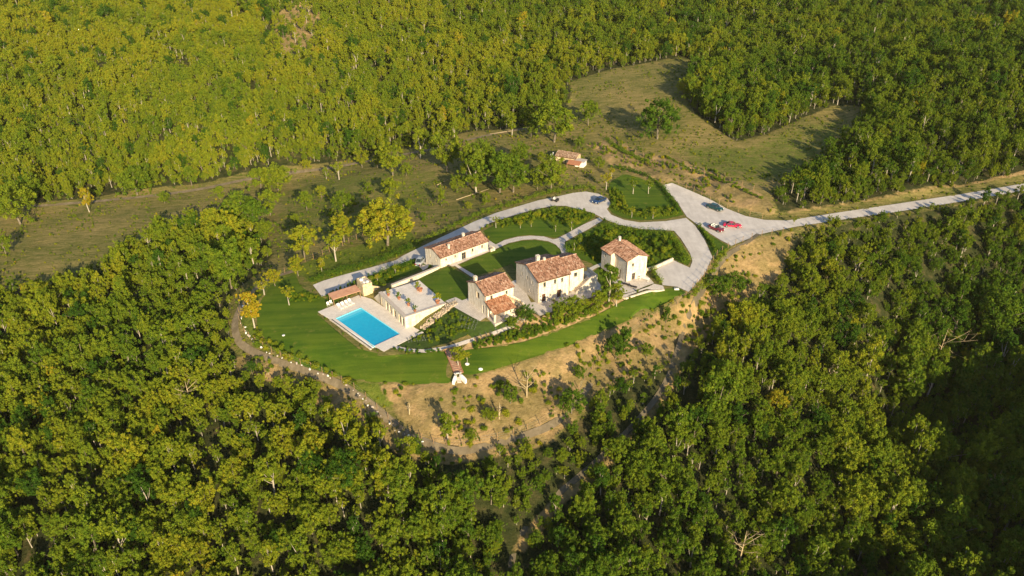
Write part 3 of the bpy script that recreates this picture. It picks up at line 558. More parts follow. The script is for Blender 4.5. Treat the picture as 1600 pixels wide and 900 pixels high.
def wall_run(mb, p0, p1, z0, z1, ops=(), depth=.22, m=0, ztop1=None):
    """a wall face from p0 to p1 (outside on the right hand), with real openings"""
    p0 = np.array(p0, float); p1 = np.array(p1, float); L = np.hypot(*(p1-p0)); u = (p1-p0)/L; n = np.array([u[1], -u[0]])
    us = sorted({0, L, *[o[0] for o in ops], *[o[0]+o[2] for o in ops]}); zs = sorted({z0, z1, *[o[1] for o in ops], *[o[1]+o[3] for o in ops]})
    P = lambda a, z, d=0: (*(p0+u*a-n*d), z)
    for i in range(len(us)-1):
        for j in range(len(zs)-1):
            ca, cz = (us[i]+us[i+1])/2, (zs[j]+zs[j+1])/2
            if any(o[0] < ca < o[0]+o[2] and o[1] < cz < o[1]+o[3] for o in ops): continue
            mb.add([P(us[i], zs[j]), P(us[i+1], zs[j]), P(us[i+1], zs[j+1]), P(us[i], zs[j+1])], [(0,1,2,3)], m)
    for a, z, w_, h_, *_ in ops:
        q = [P(a,z),P(a+w_,z),P(a+w_,z+h_),P(a,z+h_)]; r = [P(a,z,depth),P(a+w_,z,depth),P(a+w_,z+h_,depth),P(a,z+h_,depth)]
        mb.add(q+r, [(0,4,5,1),(1,5,6,2),(2,6,7,3),(3,7,4,0)], m)
    return u, n
def fill_openings(house, p0, p1, ops, depth=.22):
    p0 = np.array(p0, float); p1 = np.array(p1, float); L = np.hypot(*(p1-p0)); u = (p1-p0)/L; n = np.array([u[1], -u[0]]); an = math.atan2(u[1], u[0])
    for a, z, w_, h_, kd in ops:
        e = .07; c = p0+u*(a+w_/2)-n*(depth-.03)
        def tr(mb):
            out = []; ca, sa = math.cos(an), math.sin(an)
            for x, y, zz in mb.v: out.append((c[0]+x*ca-y*sa, c[1]+x*sa+y*ca, zz))
            mb.v = out; return mb
        f = MB(); hw = w_/2-.004
        f.box(-hw, -hw+e, -.03, .05, z+.004, z+h_-.004); f.box(hw-e, hw, -.03, .05, z+.004, z+h_-.004); f.box(-hw+e, hw-e, -.028, .048, z+h_-.004-e, z+h_-.004)
        if kd in ('window', 'french', 'gate'):
            f.box(-hw+e, hw-e, -.028, .048, z+.004, z+.004+e)
            f.box(-.025, .025, -.022, .03, z+e, z+h_-e)
            if h_ > 1.2: f.box(-hw+e, hw-e, -.02, .028, z+h_*.55, z+h_*.55+.05)
        fm = {'door': WOOD, 'window': FRAMEG, 'french': FRAME, 'gate': WOODL, 'wood': WOODL}[kd]
        nm = {'door': 'door', 'window': 'window', 'french': 'glass_door', 'gate': 'glass_door', 'wood': 'door'}[kd]
        if kd in ('door', 'wood'):
            k = max(3, int(w_/.22)); 
            for i in range(k):
                x0 = -hw+e+(2*hw-2*e)*i/k; f.box(x0+.006, x0+(2*hw-2*e)/k-.006, .0, .04, z+.02, z+h_-e)
            if True: f.box(-hw+e, hw-e, .02, .045, z+.02, z+h_-e)
        fo = tr(f).build(nm, fm, house)
        if kd in ('window', 'french', 'gate'): g = MB(); g.box(-hw+e, hw-e, .0, .02, z+e, z+h_-e); tr(g).build('pane', GLASS, fo)
        else: g = MB(); g.box(hw-e-.14, hw-e-.08, -.05, -.001, z+h_*.45, z+h_*.45+.1); tr(g).build('handle', METAL, fo)
        if kd == 'window' and h_ > .5:
            s = MB(); s.box(-w_/2-.1, w_/2+.1, -depth-.06, -depth+.02+.03, z-.09, z-.005); tr(s).build('sill', COPING, fo)
def tile_slope(mb, o, uu, vv, ul, vl, rg, m=0, bias=0.0, cw=.24, rh=.42):
    """rows of half-round clay tiles; o is the top corner, uu along the ridge, vv down the slope"""
    o = np.array(o, float); uu = np.array(uu, float); vv = np.array(vv, float); nn = np.cross(uu, vv); nn /= np.linalg.norm(nn)
    if nn[2] < 0: nn = -nn
    nc = max(2, round(ul/cw)); nr = max(2, round(vl/rh)); cw = ul/nc; rh = vl/nr; patch = rg.uniform(-.05, .05, (nc//5+2, nr//4+2))
    for r in range(nr):
        for c in range(nc):
            j = rg.normal(0, .012); lift = .035+rg.normal(0, .008); w0, w1 = cw*.5, cw*.42
            a = o+uu*(c*cw+cw*.5+j)+vv*(r*rh-.04); b = a+vv*(rh+.07)
            pr = [(-.5,0.0),(-.3,.055),(0,.08),(.3,.055),(.5,0.0)]
            V = [a+uu*(x*2*w1)+nn*(h*.9+.012) for x, h in pr]+[b+uu*(x*2*w0)+nn*(h+lift) for x, h in pr]
            V += [V[5+q]-nn*.045 for q in range(5)]
            k = float(np.clip(rg.beta(2.2, 2.4)+patch[c//5, r//4]+bias, 0, 1)); F = [(q, q+1, q+6, q+5) for q in range(4)]+[(5+q, 6+q, 11+q, 10+q) for q in range(4)]
            mb.add(V, F, m, (k, k, k))
def slab(mb, a, b, c, d, th, m=0):
    V = [np.array(p, float) for p in (a, b, c, d)]; lo = [v-np.array([0, 0, th]) for v in V]
    mb.add(V+lo, [(0,1,2,3),(7,6,5,4),(0,4,5,1),(1,5,6,2),(2,6,7,3),(3,7,4,0)], m, (.35,.35,.35))
def gable_roof(parent, x0, x1, y0, y1, ze, zr, seed, tile=TILE, ov=.32, ovg=.18, name='roof', yr=None):
    """ridge along x; yr lets the ridge sit off centre"""
    rg = np.random.default_rng(seed); mb = MB(); yr = (y0+y1)/2 if yr is None else yr
    for sgn, ye in ((-1, y0), (1, y1)):
        run = abs(ye-yr); sl_ = (zr-ze)/run; ext = run+ov; vl = math.hypot(ext, sl_*ext); vv = np.array([0, sgn*ext, -sl_*ext])/vl
        top = (x0-ovg, yr, zr+.14) if sgn < 0 else (x0-ovg, yr, zr+.14)
        tile_slope(mb, top, (1, 0, 0), vv, x1-x0+2*ovg, vl, rg, 0)
        yy = yr+sgn*ext; zz = zr-sl_*ext
        q = [(x0-ovg, yr, zr+.13), (x1+ovg, yr, zr+.13), (x1+ovg, yy, zz+.13), (x0-ovg, yy, zz+.13)]
        slab(mb, *(q if sgn > 0 else q[::-1]), .16, 1)
    n = int((x1-x0+2*ovg)/.42); L = (x1-x0+2*ovg)/n
    for i in range(n):
        k = float(np.clip(rg.beta(2.2,2.2)+.12, 0, 1)); xa = x0-ovg+i*L
        mb.tube([(xa, yr, zr+.17), (xa+L*1.08, yr, zr+.185)], [.10, .12], 6, 0, (k,k,k))
    return mb.build(name, [tile, WOOD], parent)
def chimney(parent, x, y, z0, z1, w_=.55, d=.55):
    m = MB(); m.box(x-w_/2, x+w_/2, y-d/2, y+d/2, z0, z1); m.box(x-w_/2-.07, x+w_/2+.07, y-d/2-.07, y+d/2+.07, z1+.002, z1+.09)
    for sx in (-1, 1): m.box(x+sx*w_*.36-.05, x+sx*w_*.36+.05, y-d*.4, y+d*.4, z1+.092, z1+.3)
    m.box(x-w_/2-.05, x+w_/2+.05, y-d/2-.05, y+d/2+.05, z1+.302, z1+.38); return m.build('chimney', STONE, parent)
def house_body(parent, L, Wd, ze, zr, ops, base=-3.2, m=STONE, yr=None, x0=0, y0=0, name='wall'):
    mb = MB(); yr = Wd/2 if yr is None else yr; x1, y1 = x0+L, y0+Wd
    sides = {'front': ((x0,y0),(x1,y0)), 'right': ((x1,y0),(x1,y1)), 'back': ((x1,y1),(x0,y1)), 'left': ((x0,y1),(x0,y0))}
    for k, (a, b) in sides.items(): wall_run(mb, a, b, base, ze, ops.get(k, ()))
    for x, f in ((x0, 1), (x1, 0)):
        t = [(x, y0, ze), (x, y0+yr, zr), (x, y1, ze)]; mb.add(t, [(0,1,2) if f else (2,1,0)])
    o = mb.build(name, m, parent)
    for k, (a, b) in sides.items(): fill_openings(parent, a, b, ops.get(k, ()))
    return o
def gutter(parent, pts_, r=.06, name='drainpipe'):
    m = MB(); m.tube(pts_, r, 6); return m.build(name, mat_pipe, parent)
mat_pipe = mat('copper_pipe', (.20,.12,.08), .5, .4, .4)

# --- main house: two joined wings and an outside stair
h = empty('stone_house', (5.35, 135.45, 0), R(28.5), label='largest cream stone farmhouse with a two-part terracotta roof and outside stair', cat='house')
LM, WM = 7.7, 9.3
ops = {'front': [(1.05,.02,.85,1.95,'door'),(4.75,.02,1.0,1.95,'door'),(1.35,3.55,.6,1.15,'window'),(3.9,3.65,.55,1.05,'window'),(5.65,3.65,.5,1.0,'window')],
       'left': [(5.9,1.2,.35,.75,'window'),(2.5,3.5,.4,.9,'window'),(4.6,3.6,.4,.9,'window'),(6.8,3.5,.45,.95,'window')], 'back': [(2,3.4,.8,1.1,'window'),(5,3.4,.8,1.1,'window'),(3.5,.02,1,2,'door')]}
house_body(h, LM, WM, 5.35, 7.0, ops)
rf = gable_roof(h, 0, LM, 0, WM, 5.35, 7.0, 1); chimney(rf, 2.9, WM*.56, 6.3, 7.95, .7, .7); chimney(rf, 4.2, WM*.5, 6.6, 7.35, .4, .4)
house_body(h, 4.3, 6.9, 5.25, 6.5, {'front': [(1.9,3.3,.8,1.0,'window')], 'right': [(3.0,2.2,.9,2.0,'door')]}, x0=LM, y0=1.1, yr=3.45, name='wall')
gable_roof(h, LM+.2, LM+4.3, 1.1, 8.0, 5.25, 6.5, 2)
st = MB(); sx0, sx1 = LM+1.6, LM+4.3; n = 11
for i in range(n):
    xa = sx0+(sx1+1.2-sx0)*i/n; z = 2.6*(i+1)/n; st.box(xa, sx1+1.2, -.35, 1.08, z-2.6/n+(.002 if i else -1.2), z)
st.box(sx1+1.2, sx1+2.4, -.35, 3.2, -1.2, 2.6); st.build('staircase', STONE, h)
pw = MB(); pw.obox((sx0, -.44), (sx1+1.3, -.44), .18, (-.5, -.5), (.5, 3.35)); pw.obox((sx1+1.3, -.44), (sx1+2.4, -.44), .18, -.5, 3.35); pw.obox((sx1+2.48, -.53), (sx1+2.48, 3.3), .16, -.5, 3.352); pw.build('parapet', STONE, h)
ca_ = MB(); ca_.obox((sx0-.05, -.44), (sx1+1.3, -.44), .26, (.503, 3.353), (.58, 3.43)); ca_.obox((sx1+1.305, -.44), (sx1+2.6, -.44), .26, 3.353, 3.43); ca_.build('coping', COPING, h)
for xx in (.08, LM-.02): gutter(h, [(xx, -.1, 5.2), (xx, -.1, 0)])
gutter(h, [(LM*.0-.2, -.36, 5.14), (LM+.2, -.36, 5.14)], .06, 'gutter')
lm = MB(); lm.box(.62,.74,-.16,0,1.5,1.8); lm.build('wall_lamp', METAL, h)

# --- left house with porch and curved stair
h = empty('stone_house', (-5.45, 130.75, 0), R(34), label='smaller stone house with a chimney at its left end and a red-tiled open porch', cat='house')
LL, WL = 6.9, 6.6
ops = {'front': [(1.3,3.15,.55,1.1,'window'),(5.0,2.75,.5,1.45,'window')], 'left': [(3.35,2.75,1.05,1.5,'gate'),(5.45,.1,.55,1.9,'door'),(4.2,1.75,.18,.3,'window')], 'back': [(2,.02,1,2,'door'),(4.6,3,.7,1,'window')]}
house_body(h, LL, WL, 4.8, 6.15, ops)
rf = gable_roof(h, 0, LL, 0, WL, 4.8, 6.15, 3); chimney(rf, .45, WL*.66, 5.4, 6.7, .6, .6)
pch = MB(); rg = np.random.default_rng(8); PW, PD_ = 5.0, 3.4
sl_ = (3.35-2.2)/PD_; vl = math.hypot(PD_+.3, sl_*(PD_+.3)); tile_slope(pch, (-.15, -.02, 3.42), (1,0,0), np.array([0,-(PD_+.3), -sl_*(PD_+.3)])/vl, PW+.3, vl, rg, 0)
slab(pch, (-.15, -.02, 3.41), (-.15, -PD_-.3, 3.41-sl_*(PD_+.3)), (PW+.15, -PD_-.3, 3.41-sl_*(PD_+.3)), (PW+.15, -.02, 3.41), .13, 1)
pch.build('porch_roof', [TILE_RED, WOOD], h)
pl = MB(); pl.box(.02,.4,-PD_,-PD_+.38,-1,2.18); pl.build('pillar', STONE, h)
wl = MB(); wall_run(wl, (2.5,-PD_), (PW,-PD_), -1, 2.16, [(1.3,1.2,.35,.5,'window')]); wall_run(wl, (PW,-PD_), (PW,0), -1, 2.1); wall_run(wl, (2.5,0), (2.5,-PD_), -1, 2.1); wall_run(wl, (0.02,0),(0.02,-.9),-1,3.0); wl.box(.02,.3,-.9,-.02,-1,2.9)
wl.add([(PW,-PD_,2.1),(PW,0,2.1),(PW,0,3.3)], [(0,1,2)]); wl.build('porch_wall', STONE, h)
fill_openings(h, (2.5,-PD_), (PW,-PD_), [(1.3,1.2,.35,.5,'window')])
pf = MB(); pf.box(-.2, PW+.2, -PD_-.5, -.01, -1, .08); pf.build('porch_floor', COPING, h)
cs = MB(); k = 9
for i in range(k):
    a0 = R(92-i*10.5); a1 = R(92-(i+1)*10.5); r0, r1 = 1.6, 2.8; cx, cy = 5.2, -2.9; z = 2.9-2.3*i/k
    P4 = [(cx+r0*math.cos(a0),cy+r0*math.sin(a0)),(cx+r1*math.cos(a0),cy+r1*math.sin(a0)),(cx+r1*math.cos(a1),cy+r1*math.sin(a1)),(cx+r0*math.cos(a1),cy+r0*math.sin(a1))]
    cs.add([(*p, -1) for p in P4]+[(*p, z) for p in P4], [(4,7,6,5),(0,1,5,4),(1,2,6,5),(2,3,7,6),(3,0,4,7)])
cs.build('curved_stair', STONE2, h)
cb = MB(); pp = [(5.2+2.95*math.cos(R(92-t)), -2.9+2.95*math.sin(R(92-t))) for t in range(0, 96, 8)]
for i in range(len(pp)-1): z0_, z1_ = 3.5-2.5*i/11, 3.5-2.5*(i+1)/11; cb.obox(pp[i], pp[i+1], .2, -1, (z0_, z1_))
cb.build('parapet', STONE, h)
fs = MB(); fs.tube([(.1,-.1,4.7),(.1,-.1,3.4)], .05, 6); fs.build('drainpipe', mat_pipe, h)

# --- tower house (ridge runs away from the viewer)
h = empty('stone_house', (25.0, 144.65, 0), R(27.5), label='tall narrow stone house by the paved court with a small chimney on its tiled roof', cat='house')
LT, WT = 5.35, 4.5
ops = {'front': [(1.55,.05,.95,1.75,'gate'),(1.35,3.5,.55,.75,'window')], 'left': [(1.9,.1,.5,2.0,'door')], 'right': [(1.5,3.3,.6,.8,'window')]}
mb = MB(); sides = {'front': ((0,0),(LT,0)), 'right': ((LT,0),(LT,8.2)), 'left': ((0,WT),(0,0))}
for kk_, (a, b) in sides.items(): wall_run(mb, a, b, -2, 5.2, ops.get(kk_, ()))
mb.add([(0,0,5.2),(LT,0,5.2),(LT/2,0,6.15)], [(0,1,2)])
wall_run(mb, (-1.1,8.2), (-1.1,WT), -2, 4.95, [(1.2,3.3,.45,.9,'window')]); wall_run(mb, (-1.1,WT), (0,WT), -2, 4.95); wall_run(mb, (LT,8.2), (-1.1,8.2), -2, 4.95)
mb.add([(-1.1,WT,4.95),(0,WT,4.95),(0,WT,5.3)], [(0,1,2)]); mb.add([(LT,8.2,4.95),(-1.1,8.2,4.95),(LT/2,8.2,6.15),(LT,8.2,5.2)], [(0,1,2,3)])
mb.build('wall', STONE, h)
for kk_, (a, b) in sides.items(): fill_openings(h, a, b, ops.get(kk_, ()))
fill_openings(h, (-1.1,8.2), (-1.1,WT), [(1.2,3.3,.45,.9,'window')])
rg = np.random.default_rng(14); mb = MB(); s = (6.15-5.2)/(LT/2)
def tslope(xe, xr, y0, y1, zr_):
    run = abs(xe-xr)+.3; sg = 1 if xe > xr else -1; vl = math.hypot(run, s*run); vv = np.array([sg*run, 0, -s*run])/vl
    tile_slope(mb, (xr, y0, zr_+.14), (0,1,0), vv, y1-y0, vl, rg, 0)
    q = [(xr,y0,zr_+.13),(xr+sg*run,y0,zr_+.13-s*run),(xr+sg*run,y1,zr_+.13-s*run),(xr,y1,zr_+.13)]; slab(mb, *(q if sg > 0 else q[::-1]), .16, 1)
tslope(LT, LT/2, -.25, 8.45, 6.15); tslope(0, LT/2, -.25, WT+.05, 6.15); tslope(-1.1, LT/2, WT+.051, 8.45, 6.151)
for i in range(20): k = float(rg.beta(2,2)); mb.tube([(LT/2, -.25+i*.435, 6.32), (LT/2, .2+i*.435, 6.33)], [.1,.12], 6, 0, (k,k,k))
rf = mb.build('roof', [TILE, WOOD], h); chimney(rf, LT/2+.1, 7.2, 6.0, 7.0, .45, .45)
gutter(h, [(.02,-.09,5.1),(.02,-.09,0)])
an = MB(); an.box(LT+.02, LT+1.2, 1.2, 2.6, -.5, 1.3); an.build('annex', STONE2, h)

# --- long low outbuilding
h = empty('stone_outbuilding', (-16.2, 151.2, 0), R(39.3), label='long single-storey stone outbuilding with a tiled roof behind the round lawn', cat='outbuilding')
LO, WO = 13.6, 6.2
ops = {'front': [(1.35,1.35,.4,.6,'window'),(3.9,1.35,.4,.6,'window'),(5.9,.02,1.25,1.8,'gate'),(8.8,1.2,.55,.85,'window'),(11.6,1.25,.5,.8,'window')], 'left': [(2.0,1.0,.35,.85,'window'),(4.4,.9,.35,.9,'window')]}
house_body(h, LO, WO, 2.6, 3.65, ops, base=-4)
rf = gable_roof(h, 0, LO, 0, WO, 2.6, 3.65, 5); chimney(rf, 3.4, 1.5, 2.9, 3.95, .4, .4); chimney(rf, 9.3, 3.9, 3.2, 4.1, .5, .5)
lw = MB(); lw.obox((LO, -.9), (LO+1.3, -.9), .35, -.5, .75); lw.obox((LO+1.1,-.72),(LO+1.1,.8),.35,-.5,.9); lw.build('garden_wall', STONE, h)
# its long retaining wall down to the pool terrace
rw = empty('retaining_wall', (0, 0, 0), 0, label='long cream stone retaining wall between the square lawn and the lower garden strip', cat='wall')
a = un(703.5,411,0); b = un(612,447,0); m = MB(); m.obox(a, b, .45, -3.6, .28); m.build('wall', STONE3, rw); m = MB(); m.obox(a, b, .6, .283, .38); m.build('coping', COPING, rw)
# --- pool house built into the slope, with a roof terrace
ux = np.array(un(630,493.3,0))-np.array(un(592.2,456.7,0)); A0 = np.array(un(592.2,456.7,0)); LPH = float(np.hypot(*ux)); an = math.atan2(ux[1], ux[0]); A0 = np.array(un(630+1.5,493.3+1.4,0)) - ux*1.0
h = empty('pool_house', (A0[0], A0[1], -2.8), an, label='pool house cut into the slope below a paved roof terrace with glazed doors', cat='pool house')
LPH = LPH+.3; DP = 9.6
dw = [(LPH-1.55,.02,.95,2.05,'french'),(LPH-3.0,.02,.95,2.05,'french'),(LPH-5.7,.02,1.5,2.05,'french'),(LPH-7.5,.02,1.1,2.05,'french'),(LPH-9.1,.02,.95,2.05,'french'),(LPH-11.3,.02,.45,1.95,'wood')]
mb = MB(); wall_run(mb, (0,0), (LPH,0), -.4, 2.62, dw, .35); wall_run(mb, (LPH,0), (LPH,DP), -.4, 2.62); wall_run(mb, (0,DP), (0,0), -.4, 2.62)
mb.add([(-3.2,.25,-.4),(0,.25,-.4),(0,.25,2.6),(-.3,.25,2.6),(-3.2,.25,.15),(-3.2,-.15,-.4),(0,-.15,-.4),(0,-.15,2.6),(-.3,-.15,2.6),(-3.2,-.15,.15)], [(0,1,2,3,4),(9,8,7,6,5),(4,3,8,9),(0,4,9,5)])
mb.build('wall', STONE3, h); fill_openings(h, (0,0), (LPH,0), dw, .35)
m = MB(); m.box(-.1, LPH+.1, .0, DP, 2.64, 2.87); m.build('terrace_floor', POOLPAVE, h)
m = MB(); m.box(-.2, LPH+.22, -.22, .55, 2.875, 3.0); m.box(LPH-.35, LPH+.22, .552, DP, 2.875, 3.0); m.build('coping', COPING, h)
tr_ = MB(); tr_.box(.4, .55, 2.4, DP-1, 2.88, 3.5); tr_.build('bench', WOODL, h) if 0 else None
# rubble ramp beside it
rr_ = MB(); rg = np.random.default_rng(4); pa, pb = np.array(un(655,513,-2.8)), np.array(un(712,470,0)); pc, pd_ = np.array(un(665,516,-2.7)), np.array(un(716,476,0))
for i in range(26):
    for j in range(4):
        t, s_ = (i+rg.uniform(.2,.8))/26, (j+rg.uniform(.2,.8))/4; q = (pa*(1-t)+pb*t)*(1-s_)+(pc*(1-t)+pd_*t)*s_; z = hz(q[0], q[1])+.12; r = rg.uniform(.14,.30)
        V = [(q[0]+r*math.cos(k*1.05)*rg.uniform(.8,1.2), q[1]+r*math.sin(k*1.05)*rg.uniform(.8,1.2), z-.4) for k in range(6)]; V += [(x*.82+q[0]*.18, y*.82+q[1]*.18, z+rg.uniform(.05,.22)) for x, y, _ in V]
        rr_.add(V, [(i_, (i_+1) % 6, 6+(i_+1) % 6, 6+i_) for i_ in range(6)]+[(6,7,8,9,10,11)])
mm = MB(); 
rr_.build('stone_ramp', RUBBLE, label='rubble stone ramp rising beside the pool house terrace', cat='ramp')
# --- hut at the pool corner
a, b = un(520.5,455.5,-2.8), un(568.5,462.2,-2.8)
h = empty('stone_hut', (-32.63, 143.15, -2.8), R(33), label='small flat-roofed stone hut at the upper corner of the pool deck', cat='hut')
ops = {'left': [(1.55,1.1,.32,.5,'window')]}
mb = MB(); LH, WH, HH = 2.2, 3.5, 2.6
for kk_, (p, q) in {'front': ((0,0),(LH,0)), 'right': ((LH,0),(LH,WH)), 'back': ((LH,WH),(0,WH)), 'left': ((0,WH),(0,0))}.items(): wall_run(mb, p, q, -1, HH, ops.get(kk_, ()))
mb.box(0,LH,0,.22,HH+.001,HH+.3); mb.box(0,LH,WH-.22,WH,HH+.001,HH+.3); mb.box(0,.22,.221,WH-.221,HH+.001,HH+.3); mb.box(LH-.22,LH,.221,WH-.221,HH+.001,HH+.3); mb.build('wall', STONE2, h)
fill_openings(h, (0,WH), (0,0), ops['left'])
m = MB(); m.box(.221,LH-.221,.221,WH-.221,HH-.1,HH+.1); m.build('roof', COPING, h)
m = MB(); m.lathe([(.42,HH+.1),(.42,HH+.45),(.36,HH+.5)], 14, .75, 2.5); m.box(1.2,1.8,.7,1.3,HH+.1,HH+.4); m.box(.6,1.0,.9,1.6,HH+.1,HH+.28); m.build('rooftop_unit', WHITE, h)
m = MB(); m.obox((LH+.0,.5),(LH+2.2,.9),.3,-1,(1.9,.7)); m.build('wing_wall', STONE2, h)
# --- pergola
h = empty('pergola', (-38.3, 138.5, -2.8), R(36), label='low pergola with a flat terracotta-coloured roof beside the stone hut', cat='pergola')
rg = np.random.default_rng(2); m = MB(); LP, WP = 6.6, 2.5; s = .12; vl = math.hypot(WP, s*WP)
slab(m, (0,WP,2.25),(0,0,1.95),(LP,0,1.95),(LP,WP,2.25), .1); 
for i in range(27): m.obox((.02+LP*i/27+.1, 0.0), (.02+LP*i/27+.1, WP), .1, (1.955, 2.255), (2.0, 2.30))
m.build('roof', noisy('terracotta_sheet', [(.3, (.40,.21,.14)), (.7, (.52,.30,.20))], 1.2, .85, .2, world=False), h)
for x, y in ((.2,.15),(LP/2,.15),(LP-.2,.15),(.2,WP-.15),(LP/2,WP-.15),(LP-.2,WP-.15)): m = MB(); m.box(x-.06,x+.06,y-.06,y+.06,-.5,1.84 if y < 1 else 2.1); m.build('post', WOODL, h)
for y, z in ((.15,1.76),(WP-.15,2.02)): m = MB(); m.box(.0,LP,y-.05,y+.05,z+.085,z+.18) ; m.build('beam', WOODL, h)

# --- pool and deck
Pw = [np.array(un(*p, -2.8)) for p in [(564,482.3),(625,522),(584,541),(525,497)]]
pc_ = sum(Pw)/4; e1 = (Pw[1]-Pw[0]+Pw[2]-Pw[3])/2; e2_ = (Pw[3]-Pw[0]+Pw[2]-Pw[1])/2; L1, L2 = np.hypot(*e1), np.hypot(*e2_)
an = math.atan2(e1[1], e1[0]); 
WATER = mat('pool_water', (.003,.36,.58), .06, .5); t = WATER.node_tree; t.links.new(bumpn(t, noise(t, geo(t), 3.0, 4), .5, .06), t.nodes['Principled BSDF'].inputs['Normal'])
TILEB = mat('pool_tile', (.25,.72,.85), .4)
pool = empty('swimming_pool', (pc_[0], pc_[1], -2.8), an, label='rectangular turquoise swimming pool set in the pale stone deck', cat='swimming pool')
hx, hy = L1/2, L2/2
m = MB(); m.box(-hx-.02, hx+.02, -hy-.02, hy+.02, -1.4, -1.3)
m.box(-hx-.15, -hx, -hy-.15, hy+.15, -1.3, .05); m.box(hx, hx+.15, -hy-.15, hy+.15, -1.3, .05); m.box(-hx, hx, -hy-.15, -hy, -1.3, .05); m.box(-hx, hx, hy, hy+.15, -1.3, .05); m.build('basin', TILEB, pool)
t = WATER.node_tree; s = nd(t, 'ShaderNodeSeparateXYZ'); t.links.new(objc(t), s.inputs[0]); mr = nd(t, 'ShaderNodeMapRange'); mr.inputs['From Min'].default_value = -7; mr.inputs['From Max'].default_value = 7; t.links.new(s.outputs[0], mr.inputs['Value']); t.links.new(mixc(t, .25, ramp(t, mr.outputs[0], [(0, (.012,.42,.62)), (.45, (.004,.36,.58)), (1, (.002,.29,.52))]), ramp(t, noise(t, objc(t), 1.3, 4), [(.3, (.002,.28,.5)), (.7, (.03,.46,.66))])), t.nodes['Principled BSDF'].inputs['Base Color'])
m = MB(); m.box(-hx+.001, hx-.001, -hy+.001, hy-.001, -.30, -.07); m.build('water', WATER, pool)
for k, (d_, cc) in enumerate(((1.7,(.04,.46,.66)),(1.0,(.12,.54,.70)))):
    m = MB(); m.box(-hx+.02, -hx+d_, hy-3.0 if 0 else -hy+.02, hy-.02, -.29, -.062+k*.006); 
    m.build('pool_step', mat('shallow_water', cc, .06, .5), pool)
HOLE = [(pc_+np.array([math.cos(an)*x-math.sin(an)*y, math.sin(an)*x+math.cos(an)*y])) for x, y in ((-hx-.1,-hy-.1),(hx+.1,-hy-.1),(hx+.1,hy+.1),(-hx-.1,hy+.1))]
DK = [np.array(un(*p, -2.8)) for p in [(496.7,487.8),(560,462),(581,468),(648.9,513.3),(662,520),(600,550)]]
V = [Vector(tuple(p)) for p in DK+HOLE]; nD = len(DK)
r = delaunay_2d_cdt(V, [(nD+i, nD+(i+1) % 4) for i in range(4)], [list(range(nD))], 1, 1e-4)
fc = []
for f in r[2]:
    c = sum((np.array(tuple(r[0][i])) for i in f), np.zeros(2))/len(f)
    if sdist(c[0], c[1], HOLE)[0] < 0: fc.append(list(f))
m = MB(); top = [(v[0], v[1], -2.68) for v in r[0]]; m.add(top, fc)
m.add([(p[0],p[1],-2.679) for p in DK]+[(p[0],p[1],-4.2) for p in DK], [(i,(i+1)%nD,nD+(i+1)%nD,nD+i) for i in range(nD)])
m.build('pool_deck', POOLPAVE, kind='structure')
# overflow trough along the low side
m = MB(); m.box(-hx-.3, hx+.3, -hy-.75, -hy-.35, -.25, .10); tq = m.build('overflow_channel', WHITE, pool)
m = MB(); m.box(-hx-.3, hx+.3, -hy-.98, -hy-.76, -.25, .125); m.build('channel_grate', METAL, pool)
m = MB(); m.box(-hx-.5, hx+.6, -hy-1.35, -hy-.99, -1.6, .13); m.build('channel_kerb', STONE3, pool)

# --- ruined barn on the meadow edge
g = gp(868,252); h = empty('ruined_barn', (g.x, g.y, g.z), R(-25), label='ruined stone shed with broken tiled roof and white end wall beyond the driveway', cat='shed')
house_body(h, 6.5, 4.2, 1.9, 2.7, {'front': [(1.5,0,1,1.6,'wood')]}, base=-1.5, m=STONE2); gable_roof(h, 0, 6.5, 0, 4.2, 1.9, 2.7, 21, TILE_OLD)
m = MB(); m.box(-1.9,-1.6,.3,2.6,-1,1.8); m.build('white_wall', WHITE, h)
m = MB(); m.box(6.52,9.5,-1.4,1.3,-1,1.5); m.build('annex', WHITE, h); m = MB(); m.box(6.4,9.7,-1.6,1.5,1.502,1.62); m.build('annex_roof', COPING, h)
m = MB(); slab(m, (5.0,-3.6,1.3),(9.0,-3.6,1.3),(9.0,-1.5,1.9),(5.0,-1.5,1.9),.12); m.build('lean_to_roof', TERRA, h)
for x in (5.1,8.9): m = MB(); m.box(x-.07,x+.07,-3.5,-3.36,-1,1.2); m.build('post', WOODL, h)
for i, (x, y) in enumerate(((1.2,6.2),(3.6,6.6),(4.8,6.0))): m = MB(); m.box(x-.6,x+.6,y-.4,y+.4,-1,.5+.2*i); m.build('wall_stub', STONE, h)
g = gp(818,274); m = MB(); m.box(-.9,.9,-.12,.12,-1,1.5); o = m.build('wall_fragment', STONE, label='lone pale wall fragment among the trees left of the ruined shed', cat='wall'); o.location = g; o.rotation_euler.z = R(60)
# court wall by the tower
rw = empty('court_wall', (0,0,0), 0, label='low cream wall edging the paved court beside the tower house', cat='wall')
m = MB(); cpts = [un(*p) for p in [(1003,425),(1023,420),(1051,407)]]
for p, q in zip(cpts[:-1], cpts[1:]): m.obox(p, q, .35, -.5, .7)
m.build('wall', STONE3, rw)
for nmx, pq, lb, hgt in [('stone_kerb', [(962,461),(977,466),(1012,455),(1038,453)], 'pale stone kerb in front of the tower house terrace', .12)]:
    m = MB(); q = [un(*p) for p in pq]
    for p, r_ in zip(q[:-1], q[1:]): m.obox(p, r_, .4, -.6, hgt)
    m.build(nmx, STONE3, label=lb, cat='kerb')
